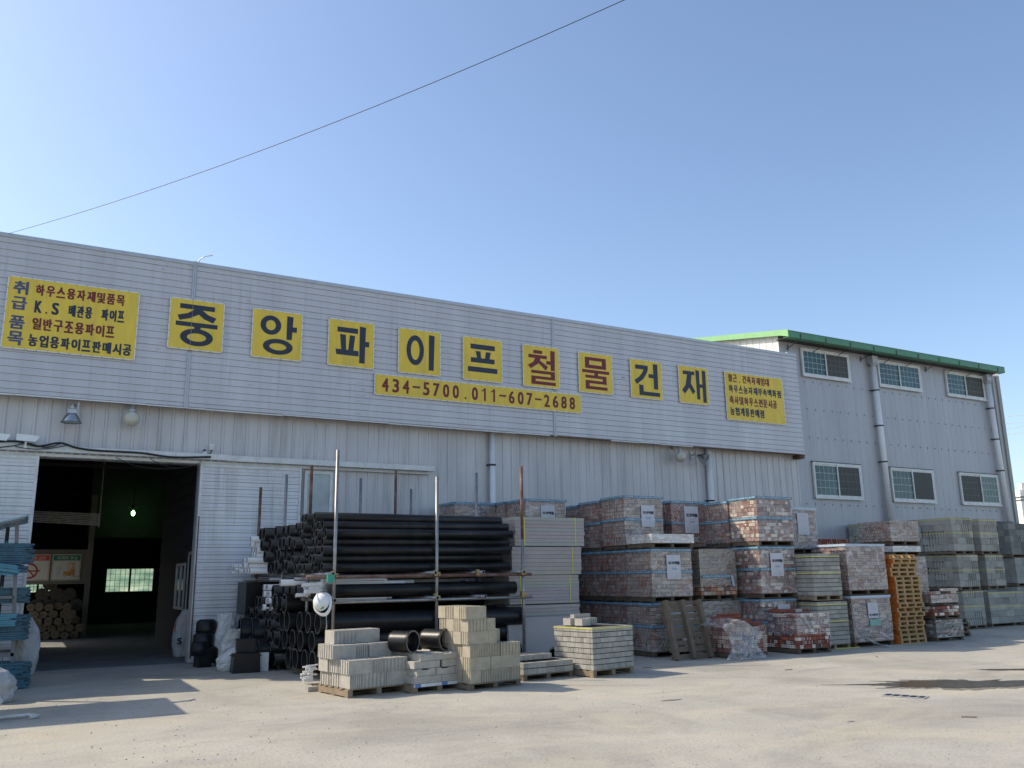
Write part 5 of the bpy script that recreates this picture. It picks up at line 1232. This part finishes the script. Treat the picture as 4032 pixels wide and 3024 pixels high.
bload('ragged dark block load at the right edge, top layer', mx_, 17.3, onY(3985, 2195, 17.3).z, 1.5, 1.0, onY(3985, 2060, 17.3).z-onY(3985, 2195, 17.3).z, 'concd', 124, straps=False, group='weathered block loads', notch=.1)
bload('ragged dark block load at the right edge, middle layer', mx_+.1, 17.3, 1.1, 1.5, 1.0, onY(3985, 2195, 17.3).z-1.11, 'conc', 125, straps=False, group='weathered block loads', notch=.1)
bload('ragged block load at the right edge, bottom layer behind the light one', mx_+.1, 17.35, 0, 1.5, 1.0, 1.09, 'conc', 126, straps=False, group='weathered block loads', notch=.1)
# ---- D2: open pile of red and white bricks
d2 = onZ(3147, 2577); dz = onY(3132, 2415, d2.y).z; d2w = onY(3268, 2568, d2.y).x-d2.x+.05
load('half unwrapped red and white brick load in front of the banded stack', d2.x, d2.y, 0, d2w, 1.08, dz, 'white', 130, bands=(), ties=.35, holes=.8, txt=False, fz=.28, film=film('thin_film', .05, .5))
r2 = random.Random(3)
for k in range(16):
    loose_brick('loose brick in the extra course on top of the half unwrapped load', d2.x+.10+.20*(k % 4)+(.02 if k > 7 else 0), d2.y+.42+.1*(k//4), dz, 0, r2.choice(('red', 'red', 'cream', 'red')), 'extra course of loose bricks')
# ---- P: torn film heap
p0 = onZ(2898, 2596); px, py = p0.x, p0.y; pw = onZ(3041, 2590).x-px+.10; pz = onY(2900, 2415, py+.3).z
t = load('opened brick load under the torn film heap', px, py, 0, pw, 1.1, pz*.72, 'pale', 140, film=None, bands=(), holes=.6, ties=.1, txt=False)
q = pz*.72
for k in range(22):
    c_, r_ = k % 5, k//5
    loose_brick('loose red brick stepped up on the opened load under the torn film', px+.12+.195*c_, py+.30+.1*r_, q-.005, 0, 'red', 'loose red bricks in the first step')
for k in range(14): loose_brick('loose red brick in the second step of the opened load', px+.12+.195*(k % 4), py+.38+.1*(k//4), q+.055, 0, 'red', 'loose red bricks in the second step')
for k in range(8): loose_brick('loose red brick in the third step of the opened load', px+.12+.195*(k % 3), py+.45+.1*(k//3), q+.115, 0, 'red', 'loose red bricks in the third step')
for k in range(3): loose_brick('loose red brick topping the steps of the opened load', px+.2+.195*k, py+.55, q+.175, 0, 'red', 'topmost loose red bricks')
def heap(u, v):
    # sheet hanging over the front left of the load, gathered in folds towards its foot
    x = -.42+u*(pw+.32); f = abs(math.sin(u*17+v*3+2*mnoise.noise(Vector((u*5, v*3, 2)))))
    lid = q+.02+.16*math.sin(min(1, u*1.25)*math.pi)*.9-.22*max(0, u-.55)
    if v < .35: s = v/.35; return Vector((x*.9+.05, .62-.68*s, lid-.03*s+.035*mnoise.noise(Vector((u*7, v*9, 5)))))
    s = (v-.35)/.65; spread = (.5-u)*.35*math.sin(s*math.pi)
    return Vector((x*.92+spread+.10*s*mnoise.noise(Vector((u*4, v*4, 8))), -.06-.05*f-.20*s*s*(1 if .2 < u < .85 else .4), max(.012, (lid-.03)*(1-s)**1.05+.03*f*s)))
drape('torn_film', 'torn clear plastic film gathered in folds over the opened brick load', M_loose, heap, 60, 46, (px, py, 0))
def heap2(u, v):
    f = mnoise.noise(Vector((u*6, v*6, 11)))*.05
    return Vector((-.05-.42*u+f, .55+.42*(1-v)+.1*u, max(.012, (pz*1.05)*(1-v*.98)*(1-.55*u*u)+f)))
drape('torn_film', 'sheer film sheet hanging off the left side of the opened load', M_loose, heap2, 20, 24, (px, py, 0))
# leaning pallet
lp_ = onZ(2650, 2602); t = thing('leaning_pallet', 'grey wooden pallet leaning upright against the banded brick stack', 'pallet', (lp_.x, lp_.y, 0))
t.rotation_euler = (R(-14), 0, .03)
L_, Wd = 1.15, .98
for x in (0, Wd/2-.045, Wd-.09): b = MB(); b.box(x, x+.09, -.13, -.024, 0, L_); b.build('stringer', M_oldwood, t)
for k in range(9): z = .02+k*(L_-.11)/8; b = MB(); b.box(-.03, Wd+.03, -.0235, 0, z, z+.085+.02*(k % 2)); b.build('slat', M_oldwood, t)

# ================================================================== BUFF BOARDS
SY = 15.3
sl0, sr0 = onY(2027, 2100, SY).x, onY(2298, 2100, SY).x
def boards(label, u0, u1, v0, v1, yo, seed, straps=(.12, .86), th=.075, dd=1.2):
    x0, x1 = onY(u0, v0, SY+yo).x, onY(u1, v0, SY+yo).x; z1, z0 = onY(u1, v0, SY+yo).z, onY(u1, v1, SY+yo).z
    t = thing('board_bundle', label, 'boards', (x0, SY+yo, z0), 0, 'bundles of buff boards'); b = MB(); rs = random.Random(seed); n = max(1, round((z1-z0)/th)); w = x1-x0; h = z1-z0
    for i in range(n):
        c = tuple(q*rs.uniform(.94, 1.05) for q in (.385, .35, .325)); e = rs.uniform(-.012, .012); b.box(e, w+e, rs.uniform(-.006, .006), dd, i*h/n, (i+1)*h/n-.004, 0, c)
    b.build('boards', M_panel, t)
    for s in straps: b = MB(); x = w*s; b.box(x, x+.022, -.010, -.007, 0, h+.003); b.box(x, x+.022, -.010, dd, h+.0005, h+.003); b.build('strap', M_strap, t)
boards('buff board bundle at the top of the stack with two yellow straps', 2027, 2298, 2040, 2150, 0, 1)
boards('buff board bundle second from the top, one yellow strap showing', 2015, 2287, 2153, 2260, .02, 2, (.86,))
boards('buff board bundle third from the top behind the rack post', 2005, 2278, 2262, 2372, .04, 3, (.15, .86), .06)
boards('buff board bundle fourth from the top, dark strapped', 1998, 2281, 2376, 2432, .05, 4, ())
a = onY(2010, 2560, SY-.25); c = onY(2290, 2424, SY-.02); b = MB(); b.box(0, c.x-a.x+.0, 0, .08, 0, c.z+.02)
o = b.build('standing_board', mat('board_plain', (.385, .35, .325), .9, .06, 3, bump=.2, bscale=80), None, (a.x, SY-.28, 0)); o.rotation_euler = (R(-9), 0, 0); tag(o, 'large smooth buff board standing on edge in front of the bundles', 'board')
b = MB(); b.box(0, 1.55, .3, 1.1, 0, onY(2100, 2434, SY).z-.01); tag(b.build('board_bundle', mat('board_plain', (.5, .475, .46)), None, (sl0-.05, SY, 0)), 'buff board bundle lowest, hidden behind the standing board', 'boards', 'bundles of buff boards')
p = onY(2185, 2560, 14.4); b = MB(); b.tube((0, 0, 0), (.3, .12, 0), .17, .14, 26); tag(b.build('pipe_ring', [M_pipe, M_pipei, M_rim], None, (p.x, 14.4, .18)), 'black pipe ring standing between the board stack and grey bricks', 'pipe fitting')

# ================================================================== FRONT ROW: BLOCKS ON PALLETS
def groove_outline(L, D, sides, n=6, dep=.012):
    """block outline with vertical channels on the chosen sides (f,b,l,r)"""
    P = []
    def run(a, b_, nrm, on, m):
        P.append(a)
        if not on: return
        a, b_ = Vector(a), Vector(b_); nrm = Vector(nrm)
        for k in range(m):
            s0, s1 = (k+.32)/m, (k+.72)/m; e = .05/m
            for s, q in ((s0, 0), (s0+e, 1), (s1-e, 1), (s1, 0)): P.append(tuple(a.lerp(b_, s)-nrm*dep*q))
    run((0, 0), (L, 0), (0, -1), 'f' in sides, n); run((L, 0), (L, D), (1, 0), 'r' in sides, max(3, int(n*.7))); run((L, D), (0, D), (0, 1), 'b' in sides, n); run((0, D), (0, 0), (-1, 0), 'l' in sides, max(3, int(n*.7)))
    return P
def block_mesh(L, D, H, sides, m, chips=0, seed=0):
    k = ('sb', L, D, H, sides, m.name)
    if k in _C: return _C[k]
    b = MB(); b.prism(groove_outline(L, D, sides), (0, 0, 0), (1, 0, 0), (0, 1, 0), H)
    for i in range(5):       # flat dark plates on top, shade of the core openings put into colour
        x = L*(i+.5)/5; b.box(x-.018, x+.018, D*.3, D*.7, H+.0005, H+.001, 1)
    _C[k] = b.mesh('block', [m, M_hole]); return _C[k]
def put_pallet(label, x, y, w, d, rz, h=.12, m=None, group=None, bl=False):
    t = thing('wooden_pallet', label, 'pallet', (x, y, 0), rz, group); put('deck', pallet_mesh(w, d, h, m or M_wood), t)
    if bl:
        b = MB(); b.box(0, w, -.012, -.006, h-.045, h-.002); b.build('painted_edge', M_white, t)
        b = MB()
        for x in (.02, w*.52, w*.84): b.box(x, x+.1, -.0145, -.0125, h-.046, h)
        b.build('blue_mark', M_inkb, t)
    return t
def P2(o, rz, x, y, z): c, s = math.cos(rz), math.sin(rz); return (o[0]+c*x-s*y, o[1]+s*x+c*y, z)
def blk(o, rz, x, y, z, L, D, H, sides, m, label, group, name='concrete_block', jx=.006):
    q = P2(o, rz, x+r2.uniform(-jx, jx), y+r2.uniform(-jx, jx), z); b_ = put(name, block_mesh(L, D, H, sides, m), None, q); b_.rotation_euler = (0, 0, rz+r2.uniform(-.012, .012)); return tag(b_, label, 'block', group)
# (a) big pale blocks
oa = onZ(1375, 2750); oa = (oa.x, oa.y); ra = R(9); put_pallet('wooden pallet under the stepped pile of large pale blocks', oa[0]-.02, oa[1]+.0, 1.02, .95, ra)
Lb, Db, Hb = .385, .30, .193; z0 = .122
ga = 'large pale blocks'
def A(x, y, k, sides, l, L=Lb, D=Db): blk(oa, ra, x, y, z0+k*(Hb+.001), L, D, Hb, sides, M_conc, l, ga)
lb = ['large pale block in the bottom course of the stepped pile', 'large pale block in the second course of the stepped pile', 'large pale block in the third course of the stepped pile', 'large pale block topping the stepped pile']
A(.0, 0, 0, 'f', lb[0], .20); A(.205, 0, 0, 'f', lb[0]); A(.60, 0, 0, '', lb[0])
A(.0, .31, 0, 'lf', lb[0]); A(.4, .31, 0, 'f', lb[0]); A(.0, .62, 0, 'l', lb[0]); A(.40, .62, 0, '', lb[0]); A(.79, .31, 0, '', lb[0], .19); A(.79, .62, 0, '', lb[0], .19)
A(-.02, .0, 1, 'l', lb[1]); A(.375, .0, 1, 'f', lb[1], .19); A(.57, 0, 1, 'f', lb[1]); A(-.03, .31, 1, 'l', lb[1]); A(.37, .31, 1, 'f', lb[1]); A(-.04, .62, 1, '', lb[1]); A(.36, .62, 1, '', lb[1]); A(.77, .31, 1, '', lb[1], .19)
A(-.10, .34, 2, 'l', lb[2]); A(.30, .36, 2, 'f', lb[2], .19); A(.50, .36, 2, 'l', lb[2]); A(-.06, .65, 2, 'l', lb[2], .385, .25)
A(.04, .60, 3, 'f', lb[3]); A(.43, .62, 3, '', lb[3])
# (b) flat notched slabs with pipe bends on top
ob = onZ(1628, 2733); ob = (ob.x, ob.y); rb = R(9); put_pallet('wooden pallet with blue marks under the flat notched slabs', ob[0], ob[1], .94, .9, rb, .13, None, None, True)
gb_ = 'flat notched slabs'
def slab_mesh(L, D, H, notch):
    k = ('slab', L, D, H, notch)
    if k in _C: return _C[k]
    b = MB(); pts = [(0, 0), (L, 0), (L, H)] + ([(L*.68, H), (L*.64, H-.018), (L*.30, H-.018), (L*.26, H)] if notch else []) + [(0, H)]
    b.prism([(p[0], p[1]) for p in pts], (0, D, 0), (1, 0, 0), (0, 0, 1), D) ; _C[k] = b.mesh('slab', [M_conc]); return _C[k]
sl_n = ['lowest', 'second', 'third', 'top']
for k in range(4):
    z = .132+k*.105
    for i in range(2 if k in (0, 1) else 3 if k == 1 else 2):
        for r_ in range(2):
            L = (.46, .33, .45, .33)[k]; x = (.02+i*.47, .06+i*.34, .02+i*.50, .12+i*.34)[k]
            q = P2(ob, rb, x+r2.uniform(-.01, .01), .0+r_*.42+(.02 if k > 1 else 0), z); o = put('notched_slab', slab_mesh(L, .40, .10, k in (1, 3)), None, q); o.rotation_euler = (0, 0, rb+r2.uniform(-.02, .02)); tag(o, f'flat grey notched slab in the {sl_n[k]} course under the pipe bends', 'slab', gb_)
    if k == 1:
        for r_ in range(2): q = P2(ob, rb, .74, r_*.42, z); o = put('notched_slab', slab_mesh(.26, .40, .10, False), None, q); o.rotation_euler = (0, 0, rb); tag(o, 'flat grey notched slab in the second course under the pipe bends', 'slab', gb_)
def bend(loc, ax, L, label, r=.158):
    ax = Vector(ax).normalized(); b = MB(); b.tube(-ax*L/2, ax*L/2, r, r-.012, 30, 0, 1, 2, .008, 7); b.tube(ax*(L/2-.03), ax*(L/2+.004), r+.010, r-.012, 30)
    s = ax.cross(Vector((0, 0, 1))).normalized(); b.tube(-ax*.06, -ax*.06-s*(r+.12)+ax*.0, r*.93, r*.93-.012, 26, 0, 1, 2, .008, 4)
    o = b.build('pipe_tee', [M_pipe, M_pipei, M_rim], None, loc); return tag(o, label, 'pipe fitting', 'black pipe tees on the slabs')
zt = .132+4*.105
q = onY(1588, 2552, ob[1]+.42); bend((q.x, ob[1]+.42, zt+.162), (.50, -.86, 0), .36, 'black corrugated pipe tee on the slabs, left one facing right')
q = onY(1715, 2552, ob[1]+.52); bend((q.x, ob[1]+.52, zt+.162), (.46, -.89, 0), .40, 'black corrugated pipe tee on the slabs, right one with its mouth towards the camera')
# (c) beige stepped stack
oc = onZ(1852, 2722); oc = (oc.x, oc.y); rc_ = R(10); put_pallet('broken wooden pallet under the tall beige block pile', oc[0], oc[1], .98, 1.25, rc_, .10, M_oldwood)
gc = 'beige blocks'
rb_ = ['bottom', 'second', 'third', 'fourth', 'fifth', 'topmost']
lay_c = [ # front row: (x, L, sides)
 [(0, .19, 'l'), (.195, .19, 'f'), (.39, .19, 'f'), (.585, .19, 'f'), (.78, .19, 'f')],
 [(0, .385, 'l'), (.39, .19, ''), (.585, .385, '')],
 [(0, .19, 'f'), (.195, .19, 'f'), (.39, .19, 'f'), (.585, .385, 'f')],
 [(-.03, .385, 'l'), (.36, .16, '')],
 [(-.03, .385, 'f'), (.36, .14, '')],
 [(-.06, .385, 'l')]]
for k, row in enumerate(lay_c):
    z = .102+k*.186
    for (x, L, s) in row: blk(oc, rc_, x, 0 if k < 3 else .02, z, L, .19 if L < .3 else .19, .184, s, M_beige, f'beige block in the {rb_[k]} course of the tall stepped pile', gc)
    for y in range(1, 4):
        for i in range(2):
            if k >= 3 and i == 1: continue
            blk(oc, rc_, i*.39-(.03 if k > 2 else 0), y*.195+.01, z, .385, .19, .184, 'l' if (y+k) % 2 else '', M_beige, f'beige block in the {rb_[k]} course of the tall stepped pile', gc)
blk(oc, rc_, .62, .3, .102+3*.186, .19, .385, .184, '', M_beige, 'single beige block standing alone on the step of the beige pile', None)
# (d) low grey paving pallet
od = onZ(2062, 2684); od = (od.x, od.y); rd = R(7); load('low grey paving brick load between the beige pile and the strapped bricks', od[0], od[1], 0, 1.05, .95, .30, 'conc', 150, film=None, bands=(), m=M_grey, ch=.09, bl=.19, bw=.095, holes=0, ties=0, rz=rd, ph=.10, pm=M_oldwood, cat='block pallet', name='concrete_load')
for k in range(10):
    i, j = k % 4, k//4
    q = P2(od, rd, .02+i*.2+.02*j, .28+j*.2, .292); o = put('paving_block', block_mesh(.19, .19, .085, '', M_conc), None, q); o.rotation_euler = (0, 0, rd+r2.uniform(-.02, .02)); tag(o, 'grey paving block in the loose top course of the low load', 'block', 'loose paving blocks on the low load')
# (e) strapped grey bricks with loose ones on top
oe = onZ(2338, 2670); oe = (oe.x, oe.y); re_ = R(10)
load('grey concrete brick load with a single yellow strap, in front of the banded stack', oe[0], oe[1], 0, .97, .95, .82, 'concl', 160, film=None, bands=(), m=M_grey, ch=.083, bl=.19, bw=.063, holes=0, ties=0, rz=re_, ph=.12, pm=M_wood, straps=(.77,), cat='block pallet', name='concrete_load', head=.5)
lm = [('f', .18, .45, .34), ('', .0, .62, .19), ('', .02, .30, .19), ('f', .22, .68, .34)]
for k, (s, x, y, L) in enumerate(lm): q = P2(oe, re_, x*.85, y*.85, .82); o = put('loose_block', block_mesh(L, .19, .115, s, M_conc), None, q); o.rotation_euler = (0, 0, re_+r2.uniform(-.04, .04)); tag(o, 'loose grey block lying on the yellow strapped brick load', 'block', 'loose blocks on the strapped load')
for k in range(3): q = P2(oe, re_, .10+.14*k, .54+.04*k, .936); o = put('loose_block', block_mesh(.19, .09, .06, '', M_conc), None, q); o.rotation_euler = (0, 0, re_); tag(o, 'small loose grey block crowning the yellow strapped brick load', 'block', 'small crowning blocks')
# debris on the yard
p = onZ(1228, 2722); b = MB(); b.box(-.09, .09, -.05, .05, 0, .07); tag(b.build('stray_block', M_conc, None, (p.x, p.y, .001), .2), 'small stray concrete block on the ground before the pipes', 'block')
p = onZ(1262, 2716); b = MB(); b.box(-.12, .12, -.05, .05, 0, .09); tag(b.build('stray_block', M_oldwood, None, (p.x, p.y+.05, .001), -.3), 'stray wood offcut beside the large pale blocks', 'wood')
b = MB()
for k in range(22):
    a_ = Vector((r2.uniform(-.04, .06), r2.uniform(-.05, .25), .03+.012*k)); b.bar(a_, a_+Vector((.10+r2.uniform(0, .06), r2.uniform(-.02, .02), r2.uniform(-.02, .03))), .035, .022)
p = onZ(1248, 2712); tag(b.build('duct_scraps', M_pvc, None, (p.x-.02, p.y+.55, .01)), 'white duct scraps spilling out behind the large pale blocks', 'scraps')
rt_ = random.Random(9)
twig = MB(); twig.bar((0, 0, .008), (.16, .02, .01), .012, .01); tw = twig.mesh('twig', [M_oldwood])
for i, (u, v, l) in enumerate(((2900, 2588, 'beside the torn film heap'), (3090, 2640, 'in the sun below the open brick pile'), (2530, 2630, 'in the shade left of the leaning pallet'), (3455, 2588, 'beyond the sunlit edge under the pale loads'), (3785, 2825, 'right of the drain grate'))):
    p = onZ(u, v); o = put('twig', tw, None, (p.x, p.y, 0)); o.rotation_euler = (0, 0, rt_.uniform(-1, 1)); tag(o, 'thin dark twig on the yard '+l, 'twig', 'twigs on the yard')
b = MB(); b.path([(0, 0, .01), (.12, .02, .01), (.22, .03, .012), (.27, .09, .01), (.33, .12, .015)], .009); p = onZ(678, 2768); tag(b.build('wire_offcut', M_trim, None, (p.x, p.y, 0)), 'bent pale wire offcut on the sunlit yard near the doorway', 'wire')
b = MB(); b.path([(0, 0, .012), (.2, -.07, .015), (.5, -.1, .012), (.75, -.06, .012), (.9, .05, .014), (.7, .1, .012)], .012); p = onZ(3275, 2556); tag(b.build('strap_scrap', M_strap, None, (p.x, p.y-.05, 0)), 'curl of yellow strapping on the ground below the concrete brick load', 'strap')
